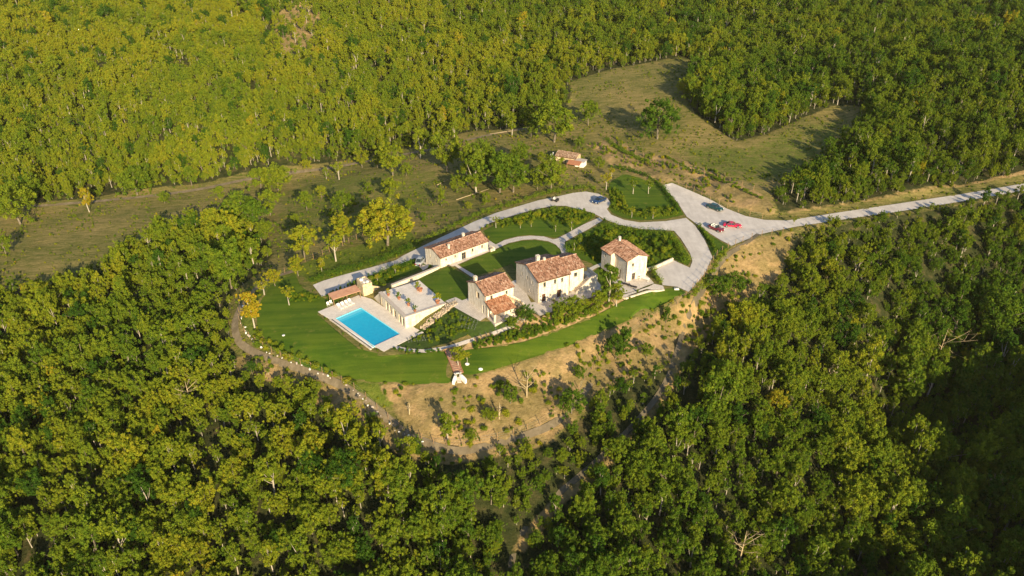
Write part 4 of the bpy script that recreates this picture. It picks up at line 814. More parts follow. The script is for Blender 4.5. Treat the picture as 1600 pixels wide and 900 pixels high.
# ------------------------------------------------------------ cars
def paint(name, col): 
    m = mat(name, col, .28, .5); m.node_tree.nodes['Principled BSDF'].inputs['Coat Weight'].default_value = .6; return m
CGLASS = mat('car_glass', (.02,.03,.035), .05, .7); TYRE = mat('tyre', (.025,.025,.025), .8); RIM = mat('wheel_rim', (.55,.55,.56), .3, .5, .8); LAMP = mat('lamp_lens', (.8,.8,.78), .15, .6); RED = mat('tail_lens', (.35,.01,.01), .2)
LEATHER = mat('cream_leather', (.72,.68,.60), .6)
def car(name, x, y, rz, body, L, Wd, Hh, label, style='saloon', roofm=None, cat='car', z=.075):
    o = empty(name, (x, y, z), rz, label=label, cat=cat)
    n = 16; xs = [-.5,-.485,-.44,-.36,-.27,-.18,-.08,.02,.12,.2,.28,.36,.43,.475,.495,.5]
    bl = {'saloon': .62, 'sport': .56, 'open': .58}[style]*Hh; V = []; F = []; k = 10
    for i, t in enumerate(xs):
        f = 1-abs(t*2)**6*.22; hw = Wd/2*f; z0 = .2+.08*abs(t*2)**8
        hood = bl*(1 - .14*max(0, (t-.15)/.35)**1.5 - .07*max(0, (-t-.3)/.2)**2 - (.28 if abs(t) > .49 else 0))
        pr = [(-.80,z0),(-1,z0+.12),(-1.0,hood*.62),(-.95,hood*.9),(-.8,hood),(.8,hood),(.95,hood*.9),(1.0,hood*.62),(1,z0+.12),(.80,z0)]
        V += [(t*L, a*hw, zz) for a, zz in pr]
    for i in range(n-1):
        for j in range(k): F.append((i*k+j, i*k+(j+1) % k, (i+1)*k+(j+1) % k, (i+1)*k+j))
    F.append(tuple(range(k))); F.append(tuple((n-1)*k+j for j in range(k-1, -1, -1)))
    m = MB(); m.add(V, F, 0, None, True); b = m.build('body', body, o)
    if style != 'open':
        a0, a1, a2, a3 = {'saloon': (-.36,-.22,.08,.22), 'sport': (-.34,-.16,.02,.17)}[style]
        def ring(t, hw, zz): return [(t*L, -hw*Wd/2, zz), (t*L, hw*Wd/2, zz)]
        q = [*ring(a0,.84,bl*.98), *ring(a3,.84,bl*.97), *ring(a1,.66,Hh*.975), *ring(a2,.66,Hh*.975)]
        m = MB(); m.add(q, [(0,2,6,4),(3,1,5,7),(2,3,7,6),(1,0,4,5),(4,6,7,5)]); g = m.build('cabin_glass', CGLASS, o)
        q2 = [*ring(a1-.01,.68,Hh*.965), *ring(a2+.01,.68,Hh*.965), *ring(a1+.02,.6,Hh), *ring(a2-.02,.6,Hh)]
        m = MB(); m.add(q2, [(0,2,6,4),(3,1,5,7),(2,3,7,6),(1,0,4,5),(4,6,7,5)]); 
        for sy in (-1, 1): m.tube([(a0*L, sy*.84*Wd/2, bl*.98),(a1*L, sy*.67*Wd/2, Hh*.97)], .04, 4); m.tube([(a3*L, sy*.84*Wd/2, bl*.97),(a2*L, sy*.67*Wd/2, Hh*.97)], .035, 4); m.tube([(-.05*L, sy*.86*Wd/2, bl*.97),(-.05*L, sy*.67*Wd/2, Hh*.97)], .035, 4)
        m.build('roof', roofm or body, o)
    else:
        m = MB(); m.box(-.32*L, .1*L, -.38*Wd, .38*Wd, bl-.12, bl+.012); m.build('cockpit', mat('dark_trim', (.05,.02,.02), .7), o)
        for sx in (-.02, -.2):
            for sy in (-.19, .19):
                m = MB(); m.box(sx*L-.28, sx*L+.2, sy*Wd-.26, sy*Wd+.26, bl+.0, bl+.12); m.box(sx*L-.36, sx*L-.22, sy*Wd-.26, sy*Wd+.26, bl+.0, bl+.5); m.build('seat', LEATHER, o)
        m = MB(); m.add([(.11*L,-.4*Wd,bl-.01),(.11*L,.4*Wd,bl-.01),(.07*L,.36*Wd,Hh),(.07*L,-.36*Wd,Hh),(.125*L,-.4*Wd,bl-.01),(.125*L,.4*Wd,bl-.01),(.08*L,.36*Wd,Hh),(.08*L,-.36*Wd,Hh)], [(3,2,1,0),(4,5,6,7),(0,4,7,3),(1,2,6,5),(2,3,7,6)]); m.build('windscreen', CGLASS, o)
        m = MB(); m.box(-.42*L,-.31*L,-.36*Wd,.36*Wd,bl-.02,bl+.22); m.build('folded_hood', mat('folded_fabric', (.04,.03,.03), .8), o)
        for sy in (-1, 1): m = MB(); m.tube([(.45*L,sy*.52*Wd,.45),(.33*L,sy*.53*Wd,.72),(.2*L,sy*.5*Wd,.42)], [.05,.14,.05], 6); m.tube([(-.2*L,sy*.52*Wd,.42),(-.32*L,sy*.53*Wd,.72),(-.45*L,sy*.5*Wd,.4)], [.05,.14,.05], 6); m.build('fender', body, o)
    for sx in (-.31, .31):
        for sy in (-1, 1):
            rr = .33; yy = sy*(Wd/2-.1); m = MB(); V = []; 
            for s_ in (-.11, .13):
                for q in range(16): a = q*math.pi/8; V.append((sx*L+rr*math.cos(a), yy+sy*s_, rr+rr*math.sin(a)))
            m.add(V, [(q, (q+1) % 16, 16+(q+1) % 16, 16+q) for q in range(16)]+[tuple(range(16)), tuple(range(31, 15, -1))]); wh = m.build('wheel', TYRE, o)
            m = MB(); V = [(sx*L, yy+sy*.15, rr)]+[(sx*L+.2*math.cos(q*math.pi/6), yy+sy*.135, rr+.2*math.sin(q*math.pi/6)) for q in range(12)]; m.add(V, [(0, 1+q, 1+(q+1) % 12) for q in range(12)]); m.build('rim', RIM, wh)
    for sy in (-1, 1):
        m = MB(); m.lathe([(.02,0),(.13,.01),(.12,.08),(.02,.1)], 10); hl = m.build('headlight', LAMP, o); hl.location = (.478*L, sy*.33*Wd, bl*.68); hl.rotation_euler = (0, R(80), 0)
        m = MB(); m.box(-.503*L, -.485*L, sy*.33*Wd-.16, sy*.33*Wd+.16, bl*.6, bl*.75); m.build('tail_light', RED, o)
        m = MB(); m.box(.12*L, .15*L, sy*(.5*Wd)-.02+sy*.02, sy*(.5*Wd)+.02+sy*.14, bl, bl+.12); m.build('mirror', body, o)
    m = MB(); m.box(.488*L, .512*L, -.46*Wd, .46*Wd, .24, .38); m.build('bumper', RIM if style != 'sport' else body, o)
    return o
def mid(a, b, z=.6): p, q = np.array(un(*a, z)), np.array(un(*b, z)); c = (p+q)/2; return c[0], c[1], math.atan2(*(q-p)[::-1])
x, y, r = mid((1103,319),(1131,328.5)); car('parked_car', x, y, r, paint('dark_green_paint', (.008,.05,.045)), 4.7, 1.85, 1.42, 'dark green saloon car parked alone beside the dry bank', 'saloon')
x, y, r = mid((1130,349.5),(1158.5,352)); car('parked_car', x, y, r, paint('red_paint', (.55,.002,.04)), 4.5, 1.85, 1.22, 'low bright red sports car on the gravel lot', 'sport')
x, y, r = mid((1107,351),(1131,361)); car('parked_car', x, y, r, paint('maroon_paint', (.17,.015,.02)), 4.3, 1.75, 1.35, 'open-top maroon vintage car with cream seats beside the red car', 'open')
x, y, r = mid((948,308),(925,317.5)); car('parked_car', x, y, r, paint('navy_paint', (.008,.03,.10)), 4.4, 1.8, 1.4, 'dark blue car parked in the driveway turning bay', 'saloon')
# buggy, and a white van with the outbuilding's shade greyed into its paint
x, y = un(867.5,312.5,.4); x2, y2, r = mid((861,310),(875,313)); 
b = empty('garden_buggy', (x, y, .075), r, label='small dark open garden buggy stopped at the edge of the back driveway', cat='buggy')
m = MB(); m.box(-1.05,.95,-.5,.5,.3,.62); m.box(.4,1.0,-.45,.45,.622,.85); m.build('body', mat('charcoal_paint', (.03,.03,.035), .5), b)
m = MB(); m.box(-.35,.15,-.45,.45,.625,.75); m.box(-.45,-.33,-.45,.45,.625,1.1); m.build('seat', LEATHER, b)
m = MB(); m.box(-1.1,-.5,-.5,.5,.625,.9); m.build('cargo_box', mat('grey_plastic', (.12,.12,.13), .7), b)
m = MB(); m.tube([(.6,-.4,.85),(.45,-.4,1.25),(.45,.4,1.25),(.6,.4,.85)], .03, 5); m.build('roll_bar', METAL, b)
for sx in (-.7, .65):
    for sy in (-.5, .5): m = MB(); m.tube([(sx,sy-.09,.28),(sx,sy+.09,.28)], .28, 12); m.build('wheel', TYRE, b)
x, y = un(657,407,-.9); v = car('parked_van', x, y, R(75), paint('shade_greyed_van_paint', (.32,.34,.37)), 3.9, 1.6, 1.7, 'white van against the outbuilding end wall, shade greyed into its paint', 'saloon', cat='van', z=hz(x, y)+.08)

# ------------------------------------------------------------ pool furniture, pots, terrace things
def lounger(x, y, z, rz, label, group, fabric, frame):
    o = empty('sun_lounger', (x, y, z), rz, label=label, cat='sun lounger', group=group)
    m = MB(); m.box(0,1.3,-.32,.32,.28,.36); m.build('seat', fabric, o)
    m = MB(); m.add([(0,-.32,.3),(0,.32,.3),(-.6,.32,.75),(-.6,-.32,.75),(.04,-.32,.24),(.04,.32,.24),(-.55,.32,.68),(-.55,-.32,.68)], [(3,2,1,0),(4,5,6,7),(0,4,7,3),(1,2,6,5),(2,3,7,6)]); m.build('backrest', fabric, o)
    for a, b_ in ((.08,-.27),(.08,.27),(1.2,-.27),(1.2,.27)): m = MB(); m.box(a-.025,a+.025,b_-.025,b_+.025,0,.279); m.build('leg', frame, o)
    return o
for i, (px, py, w_) in enumerate(((530,478.5,'leftmost'),(536,476,'second from left'),(542,473.5,'third from left'),(547,471,'rightmost'))):
    x, y = un(px, py, -2.4); lounger(x, y, -2.68, R(-48), f'{w_} of the four white loungers at the head of the pool', 'white loungers by the pool', WHITE, WHITE)
for i, (px, py, w_) in enumerate(((974,443.5,'left'),(986,447.5,'right'))):
    x, y = un(px, py, .3); lounger(x, y, .1, R(-25), f'{w_} of two black loungers in front of the tower house', 'black loungers by the tower house', mat('black_fabric', (.02,.02,.025), .8), METAL)
x, y = un(1007,436.5,.4); o = empty('garden_table', (x, y, .1), R(-30), label='long white table on the terrace at the right of the tower house', cat='table'); m = MB(); m.box(-1.1,1.1,-.4,.4,.66,.72); m.build('tabletop', WHITE, o)
for a in (-.95,.95):
    for b_ in (-.3,.3): m = MB(); m.box(a-.03,a+.03,b_-.03,b_+.03,0,.659); m.build('leg', WHITE, o)
for px, py, lb in ((513,477,'left white chair on the grass by the pool deck'),(517.5,474.5,'right white chair on the grass by the pool deck')):
    x, y = un(px, py, -2.6); o = empty('garden_chair', (x, y, hz(x,y)+.05), R(40), label=lb, cat='chair'); m = MB(); m.box(-.25,.25,-.25,.25,.42,.47); m.build('seat', WHITE, o); m = MB(); m.box(-.25,.25,.2,.25,.471,.95); m.build('backrest', WHITE, o)
    for a in (-.21,.21):
        for b_ in (-.21,.21): m = MB(); m.box(a-.02,a+.02,b_-.02,b_+.02,0,.419); m.build('leg', WHITE, o)
SHR = []
for k, (r_, h_, n) in enumerate(((.55,.9,9),(.7,.8,11),(.45,1.3,9),(.6,1.0,10),(.5,.7,8))):
    rg = np.random.default_rng(300+k); lob = [(rg.uniform(-.5,.5)*r_, rg.uniform(-.5,.5)*r_, rg.uniform(.25,.8)*h_, r_*.55, r_*.55, h_*.3) for _ in range(n)]; SHR.append(leaf_cloud('shrub', rg, lob, 60, .085, LEAF))
POT = MB(); POT.lathe([(.22,0),(.36,.45),(.42,.5),(.42,.58),(.34,.58),(.32,.48)], 14); POTo = POT.build('pot', TERRA); POTm = POTo.data; bpy.data.objects.remove(POTo)
BALL = [crown_mesh(500+k, .62, 1.9, .75, 9, 60, .09)[0] for k in range(3)]
for i, (px, py, s, tn, lb) in enumerate(((607,462,1.0,.85,'orange-leaved potted shrub at the top corner of the roof terrace'),(623.5,467.5,1.05,.35,'bushy potted shrub second along the roof terrace edge'),(638.5,477.5,1.1,.5,'potted shrub with red flowers third along the roof terrace edge'),(648.5,487,.95,.3,'clipped round potted shrub nearest the terrace corner'),(653.5,453.5,1.25,.62,'yellow-green potted tree at the lawn edge of the roof terrace'),(684,474,1.5,.66,'large yellow-green potted tree at the lawn corner by the terrace'))):
    x, y = un(px, py, .12); o = empty('potted_shrub', (x, y, .09), random.uniform(0,6), label=lb, cat='potted plant'); o.scale = (s*.85,)*3
    link(bpy.data.objects.new('pot', POTm), o); f = link(bpy.data.objects.new('foliage', BALL[i % 3]), o); tag(f, tone=tn)
x, y = un(657,455,.12); o = link(bpy.data.objects.new('terracotta_pot', POTm)); o.location = (x, y, .09); o.scale = (1.3,)*3; tag(o, 'empty wide terracotta pot beside the lawn edge of the terrace', 'pot')
# steps down from the lawn to the slope, beam and white stone gate
BRICK = noisy('brick_steps', [(.3, (.30,.16,.10)), (.7, (.48,.30,.21))], 2.5, .9, .5)
a, b = gp(701,546), gp(717,584); st = empty('brick_steps', (0,0,0), 0, label='brick path with shallow steps descending the lawn to the white stone gate', cat='steps'); m = MB()
for i in range(14):
    p = a.lerp(b, i/14); q = a.lerp(b, (i+.98)/14); z = hz((p.x+q.x)/2, (p.y+q.y)/2); m.obox(p, q, 1.5, z-.5, z+.14)
m.build('step', BRICK, st)
for s_ in (-.85, .85):
    m = MB(); d = (b-a).normalized(); n_v = Vector((-d.y, d.x, 0))*s_
    for i in range(14): p = a.lerp(b, i/14)+n_v; q = a.lerp(b, (i+1)/14)+n_v; m.obox(p, q, .14, (hz(p.x,p.y)-.5, hz(q.x,q.y)-.5), (hz(p.x,p.y)+.24, hz(q.x,q.y)+.24))
    m.build('kerb', TERRA, st)
p, q = gp(692,551), gp(711,545); m = MB(); m.obox(p, q, .22, p.z+.5, p.z+.72); o = m.build('timber_beam', WOODL, label='pale timber beam lying across the head of the brick steps', cat='beam')
g = gp(717,594); wg = empty('stone_gate', (g.x, g.y, g.z), R(15), label='white curved stone gateway at the foot of the brick steps', cat='gateway'); wg.scale = (.8,.8,.8)
for s_ in (-1, 1):
    m = MB(); pr = [(s_*.55,1.0,.95),(s_*.75,.4,1.05),(s_*1.15,-.2,.8),(s_*1.5,-.9,.55)]
    for (x0,y0,z0_),(x1,y1,z1_) in zip(pr[:-1], pr[1:]): m.obox((x0,y0),(x1,y1),.55,-.8,(z0_,z1_))
    m.build('wing_wall', WHITE, wg)
    m = MB(); m.box(s_*.5-.12,s_*.5+.12,.9,1.15,-.5,1.35); m.build('gate_post', mat('grey_stone', (.35,.34,.33)), wg)
m = MB(); m.box(-.8,.8,1.16,1.36,1.0,1.2); m.box(-.9,.9,1.14,1.4,1.201,1.28); m.build('lintel', mat('pale_grey_stone', (.5,.49,.47)), wg)
m = MB(); 
for i in range(4): m.box(-.5,.5,.6-i*.4,.999-i*.4,-.6,.3-i*.13)
m.build('steps', COPING, wg)
for px, py, lb in ((730,570,'white stone trough planter beside the young tree on the lawn'),(751,578,'round white basin on the lawn edge above the dry slope')):
    g = gp(px, py); m = MB(); m.lathe([(.35,0),(.5,.15),(.5,.38),(.4,.38),(.36,.25)], 12); o = m.build('stone_basin', WHITE, label=lb, cat='basin'); o.location = g; o.scale = (.85,.6,.8)
g = gp(443,524); m = MB(); m.lathe([(.3,0),(.3,.12),(.0,.14)], 12); o = m.build('drain_cover', WHITE, label='white round drain cover in the big lawn', cat='drain cover'); o.location = g
g = gp(1057,452); m = MB(); m.box(-.5,.5,-.3,.3,0,.25); m.box(-.3,.4,-.45,.0,.252,.36); o = m.build('stone_block', WHITE, label='pile of white stone slabs where the court meets the lawn', cat='slab'); o.location = g
# rocks along the perimeter track
rg = np.random.default_rng(77); RK = []
for k in range(4):
    m = MB(); V = []; 
    for zz, r_ in ((-.2,.22),(.05,.26),(.2,.15)):
        for q in range(7): a = q*.8976; V.append((r_*math.cos(a)*rg.uniform(.8,1.3), r_*math.sin(a)*rg.uniform(.7,1), zz+rg.uniform(-.04,.04)))
    m.add(V, [(i*7+q, i*7+(q+1) % 7, i*7+7+(q+1) % 7, i*7+7+q) for i in range(2) for q in range(7)]+[tuple(range(14,21))]); o = m.build('rock', COPING if k % 2 else WHITE); RK.append(o.data); bpy.data.objects.remove(o)
rk = smooth_poly([(379,478),(377,498),(385,520),(400,538),(428,554),(470,571),(510,588),(548,607),(575,632),(600,655),(625,675),(658,692)], False, 6)
rk2 = smooth_poly([(985,497.5),(1000,490),(1015,481)], False, 6); rk3 = smooth_poly([(985,530),(1000,520),(1020,505)], False, 4)
def rocks(lst, lab):
    for i, h_ in enumerate(hits(lst)):
        if rg.uniform() < .3: continue
        o = link(bpy.data.objects.new('white_rock', RK[i % 4])); h_ = (h_[0]+rg.normal()*.18, h_[1]+rg.normal()*.18); o.location = (*h_, hz(*h_)+.08); s = rg.uniform(.35, .95); o.scale = (s*1.3, s, s); o.rotation_euler.z = rg.uniform(0, 6); tag(o, lab, 'rock', 'rocks: '+lab)
n3 = len(rk)//4
for i, lb in enumerate(('white edging rock on the perimeter track left of the big lawn','white edging rock on the track below the yellow tree','white edging rock on the perimeter track below the pool','white edging rock on the lowest bend of the perimeter track')): rocks(rk[i*n3:(i+1)*n3 if i < 3 else None], lb)
# fences
FPOST = MB(); FPOST.box(-.045,.045,-.045,.045,-.3,1.55); fo_ = FPOST.build('post', WOODL); FPm = fo_.data; bpy.data.objects.remove(fo_)
WIRE = mat('fence_wire', (.30,.30,.29), .5, .4, .5)
def fence(px_pts, label, step=2.3, hgt=1.35, wires=3, dense=6):
    L = hits(smooth_poly(px_pts, False, dense)); f = empty('wire_fence', (0,0,0), 0, label=label, cat='fence'); acc = 0; pos = [L[0]]
    for a, b in zip(L[:-1], L[1:]):
        d = math.hypot(b[0]-a[0], b[1]-a[1]); acc += d
        if acc >= step: pos.append(b); acc = 0
    for x, y in pos: o = link(bpy.data.objects.new('post', FPm), f); o.location = (x, y, hz(x, y))
    m = MB(); P = [(x, y, hz(x, y)) for x, y in pos]
    for k in range(wires):
        z = .25+(hgt-.25)*k/(wires-1); m.tube([(a, b, c+z) for a, b, c in P], .014, 3)
    m.build('wires', WIRE, f); return f
fence([(376,470),(374,500),(390,528),(425,551),(470,570),(520,590),(560,612),(595,645),(630,672),(665,690),(705,697),(760,690),(810,677),(850,660),(885,635),(905,610)], 'long wire fence on timber posts following the lower perimeter track')
fence([(905,610),(925,580),(950,552),(985,522),(1020,497),(1058,476),(1082,452),(1100,432),(1114,408),(1128,393),(1160,378),(1190,369),(1235,362)], 'wire fence on timber posts rising to the parking lot')
fence([(408,452),(440,430),(470,412),(490,405),(520,392),(550,378),(570,366),(590,355)], 'wire fence on timber posts along the upper field edge', 2.0)
fence([(1060,288),(1090,302),(1130,323),(1165,336),(1200,343)], 'low fence along the bank behind the green car', 2.5)
fence([(945,215),(980,235),(1020,252),(1080,268),(1140,285),(1190,302)], 'timber fence at the meadow edge above the dry bank', 3.0)
# hedges
def hedge(px_pts, label, w_=.8, h_=.9, tone=.3, step=.5, rag=.25, seed=0):
    L = hits(smooth_poly(px_pts, False, 5)); rg = np.random.default_rng(seed); lob = []; base = Vector((L[0][0], L[0][1], hz(*L[0])))
    for a, b in zip(L[:-1], L[1:]):
        d = math.hypot(b[0]-a[0], b[1]-a[1]); n = max(1, int(d/step))
        for i in range(n):
            t = i/n; x, y = a[0]+(b[0]-a[0])*t+rg.normal()*rag, a[1]+(b[1]-a[1])*t+rg.normal()*rag; hh = h_*rg.uniform(.6, 1.3)
            lob.append((x-base.x, y-base.y, hz(x, y)-base.z+hh*.5, w_*.55*rg.uniform(.8,1.3), w_*.55*rg.uniform(.8,1.3), hh*.6))
    me = leaf_cloud('hedge', rg, lob, 75, .15, LEAF); o = link(bpy.data.objects.new('hedge', me)); o.location = base; return tag(o, label, 'hedge', tone=tone)
hedge([(484,441),(515,431),(548,421),(585,411),(620,398),(645,386)], 'dark hedge behind the lower end of the back driveway', 1.8, 1.4, .2, seed=1)
hedge([(652,382),(690,365),(713,353),(740,340),(775,327),(809,317),(842,307),(870,300),(900,295),(930,296)], 'long ragged hedge along the outer side of the back driveway', 1.2, 1.2, .42, seed=2)
hedge([(510,463),(530,455),(551,446),(563,441)], 'short row of shrubs between the driveway end and the pergola', .5, .8, .3, seed=3)
hedge([(578,437),(602,427),(632,415),(645,410)], 'dark hedge on the pool side of the driveway', 1.0, 1.3, .15, seed=4)
hedge([(776,352),(802,343),(838,332.5),(864,328),(888,328),(910,334),(926,341)], 'low hedge on the inner curve of the back driveway', 1.0, .9, .4, seed=5)
hedge([(1092,354),(1105,372),(1118,390),(1122,397)], 'narrow hedge in the wedge between drive and lot', 1.0, .9, .35, seed=6)
hedge([(1134,394),(1120,411),(1108,431),(1094,450),(1081,463)], 'rough green hedge outside the driveway bend', 1.3, .8, .5, seed=7)
hedge([(958,262),(985,268),(1010,277),(1031,292),(1043,305),(1054,321),(1062,334)], 'dark hedge on the lot side of the tree island', 1.1, 1.1, .2, seed=8)
hedge([(957,322),(966,330),(987,336.5),(1015,338.5),(1043,336.5),(1058,334)], 'shrubby border along the near edge of the tree island', 1.2, .9, .42, seed=9)
hedge([(1021,424),(1026,434),(1031,444)], 'clipped green hedge between tower house terrace and court', 1.3, 1.4, .42, seed=10)
hedge([(884,388),(889,397),(898,404)], 'dark hedge beside the curved path end', 1.0, 1.3, .3, seed=11)
hedge([(940,356),(955,356),(985,364),(1020,367),(1044,370),(1054,382),(1066,399),(1071,409),(1060,410)], 'thick shrub border round the bed behind the tower house', 2.0, 1.6, .38, seed=12)
hedge([(668,419),(690,409),(700,405)], 'narrow planting strip on top of the retaining wall', .5, .6, .4, seed=13)
hedge([(452,472),(455,463),(462,460)], 'small hedge at the rounded end of the lower bed', .7, 1.0, .25, seed=14)
hedge([(620,545),(645,550),(668,551),(690,549)], 'low clipped hedge under the curving stone path', .5, .5, .2, seed=15)
hedge([(1040,245),(1070,262),(1110,275),(1150,292),(1195,312)], 'rough scrub line along the top of the dry bank', .8, .6, .4, seed=16)
hedge([(948,218),(965,232),(990,245),(1015,256)], 'green scrub strip at the foot of the meadow', 1.8, .8, .35, seed=17)
def shrubs(poly_px, n, label, group, tones=(.2,.45), smin=.7, smax=1.2, seed=0, name='shrub'):
    poly = hits(poly_px); a = np.array(poly); rg = np.random.default_rng(seed); (x0,y0),(x1,y1) = a.min(0), a.max(0); P = []; tr = 0
    while len(P) < n and tr < 5000:
        tr += 1; x, y = rg.uniform(x0, x1), rg.uniform(y0, y1)
        if sdist(x, y, poly)[0] > .25 and all((x-u)**2+(y-v)**2 > .8*smax*smin for u, v in P): P.append((x, y))
    for x, y in P:
        o = link(bpy.data.objects.new(name, SHR[rg.integers(5)])); o.location = (x, y, hz(x, y)+.02); s = rg.uniform(smin, smax); o.scale = (s, s, s*rg.uniform(.8,1.15)); o.rotation_euler.z = rg.uniform(0,6); tn = rg.uniform(*tones); u_, v_ = (x-x0)/(x1-x0), (y-y0)/(y1-y0); sw = ['little', 'mid-sized', 'big'][min(2, int(3*(s-smin)/(smax-smin)))]; tw = ['darker', 'paler'][int(tn > sum(tones)/2)]; hw = ['left end', 'left part', 'middle', 'right part', 'right end'][min(4, int(u_*5))]; vw = ['near', 'central', 'far'][min(2, int(v_*3))]
        lb_ = f'{sw} {tw} shrub, {vw} side, {hw} of the {label}'; tag(o, lb_, 'shrub', group+': '+lb_, tone=tn)
shrubs([(735,549),(770,543),(820,533),(870,515),(860,505),(815,512),(780,525),(740,537)], 46, 'sandy planting bed', 'round shrubs in the sandy bed', (.2,.4), .8, 1.2, 1)
shrubs([(870,514),(930,492),(958,476),(950,462),(915,474),(870,488),(845,500),(850,508)], 34, 'planting below the main terrace', 'shrubs below the main terrace', (.35,.6), 1.0, 1.9, 2)
shrubs([(640,530),(665,517),(705,490),(735,505),(730,520),(690,535),(650,543)], 13, 'triangular bed', 'shrubs in the triangular bed', (.3,.55), .7, 1.2, 3)
shrubs([(890,388),(940,356),(1000,366),(1050,370),(1070,400),(1040,405),(1005,415),(925,405)], 38, 'bed behind the tower house', 'shrubs behind the tower house', (.2,.6), 1.0, 2.0, 4)
shrubs([(905,328),(930,338),(905,352),(880,350),(850,345),(800,350),(770,362),(800,345),(850,332)], 26, 'crescent garden', 'shrubs on the crescent garden', (.4,.75), .8, 1.5, 5)
shrubs([(958,322),(950,300),(965,292),(985,330),(1050,325),(1060,335),(1000,342)], 26, 'lawn island', 'shrubs on the lawn island', (.35,.65), .8, 1.4, 6)
shrubs([(660,610),(840,575),(950,560),(900,620),(820,668),(700,688),(620,650)], 26, 'dry slope', 'bushes on the dry slope', (.4,.75), .7, 1.7, 7)
shrubs([(1090,470),(1110,450),(1230,395),(1225,400),(1180,450),(1110,500),(1070,530)], 14, 'bare bank', 'bushes on the bare bank', (.35,.7), .7, 1.6, 8)
shrubs([(385,500),(400,545),(470,575),(540,600),(590,620),(560,600),(480,560),(415,530)], 26, 'lawn fence strip', 'bushes inside the perimeter fence', (.4,.75), .8, 1.6, 9)
# lavender rows
LAV = leaf_mat('lavender_leaves', [(0,(.07,.09,.07)),(.5,(.15,.17,.14)),(1,(.24,.25,.24))], .1)
def lavender(rows, label, seed, hgt=.35):
    rg = np.random.default_rng(seed); lob = []
    for a, b, n in rows:
        (xa,ya),(xb,yb) = hits([a, b])
        for i in range(n): t = (i+.5)/n; x, y = xa+(xb-xa)*t, ya+(yb-ya)*t; lob.append((x, y, hz(x,y)+.2, .2, .2, hgt*rg.uniform(.8,1.2)))
    o = link(bpy.data.objects.new('lavender', leaf_cloud('lavender', rg, lob, 26, .07, LAV, up=.8))); tag(o, label, 'lavender', kind='stuff', tone=.5)
rows = [((742+i*8,527-i*3.1),(746+i*8,534-i*3.2),3) for i in range(14)]
lavender(rows, 'grey lavender band beside the curving path under the porch', 1)
lavender([((636+i*4.2,529-i*.4),(640+i*4.2,537-i*.4),3) for i in range(9)]+[((722+i*5,494+i*1.6),(716+i*5,512+i*1.2),5) for i in range(6)], 'grey lavender rows in the triangular bed below the rubble ramp', 2)
lavender([((809,500),(822,494),4),((812,504),(832,496),5),((690,482),(712,469),6),((694,486),(716,474),6)], 'lavender strip by the steps of the porch', 3)

# rough tufts of grass and low scrub: nobody could count them
def tufts(name, label, pts_, tones, sizes, seed, kinds=(0,1,2,3,4)):
    rg = np.random.default_rng(seed); n = len(pts_); me = bpy.data.meshes.new(name); me.vertices.add(n); me.vertices.foreach_set('co', np.asarray(pts_, np.float32).ravel())
    for nm, ty, v in (('kk','INT',rg.integers(0,len(kinds),n).astype(np.int32)),('rr','FLOAT',rg.uniform(0,6.28,n).astype(np.float32)),('ss','FLOAT',np.asarray(sizes,np.float32)),('tone','FLOAT',np.asarray(tones,np.float32))):
        a = me.attributes.new(nm, ty, 'POINT'); a.data.foreach_set('value', v)
    o = link(bpy.data.objects.new(name, me)); tag(o, label, 'scrub', kind='stuff'); g = ng.copy(); g.name = name
    nodes = [n_ for n_ in g.nodes if n_.bl_idname == 'GeometryNodeObjectInfo']; src = {ob.data.name: ob for ob in C.collection.objects if ob.type == 'MESH' and ob.name.startswith('shrub')}
    js = [n_ for n_ in g.nodes if n_.bl_idname == 'GeometryNodeJoinGeometry' and any(l.from_node.bl_idname == 'GeometryNodeObjectInfo' for l in n_.inputs[0].links)]
    for i, j in enumerate(js):
        ls = [l.from_node for l in j.inputs[0].links]; ls[0].inputs['Object'].default_value = src[SHR[kinds[i % len(kinds)]].name]
        for e_ in ls[1:]: g.nodes.remove(e_)
    md = o.modifiers.new('scatter', 'NODES'); md.node_group = g; return o
rg = np.random.default_rng(91); n = 42000; ux_, uy_ = rg.uniform(-230, 200, n), rg.uniform(85, 330, n)
ok = sdist(ux_, uy_, CLEAR) > -.5
for pz in SHEETS: 
    b0, b1 = np.array(pz).min(0)-.5, np.array(pz).max(0)+.5; c_ = ok & (ux_ > b0[0]) & (ux_ < b1[0]) & (uy_ > b0[1]) & (uy_ < b1[1]); k_ = np.where(c_)[0]
    if len(k_): ok[k_] &= sdist(ux_[k_], uy_[k_], pz) < .05
ok &= (sdist(ux_, uy_, flat0) < -.5) & (sdist(ux_, uy_, PD) < -.6)
sl_m = np.maximum.reduce([sdist(ux_, uy_, q_) for q_ in (SLOPE, SLOPE2, BANK, SLOPE3)]) > 0
pat = fbm(ux_/9, uy_/9, 61, 5); ok &= np.where(sl_m, pat > .43, (pat > .48) | (rg.uniform(size=n) < .15))
ux_, uy_, pat, sl_m = ux_[ok], uy_[ok], pat[ok], sl_m[ok]
tufts('rough_scrub', 'rough grass tufts and low scrub over the fields and dry slopes', np.stack([ux_, uy_, height(ux_, uy_)-.05], -1), np.clip(rg.normal(.5, .14, len(ux_)), .2, .98), rg.uniform(.3, .95, len(ux_))*np.where(sl_m, 1.1, .7), 92)

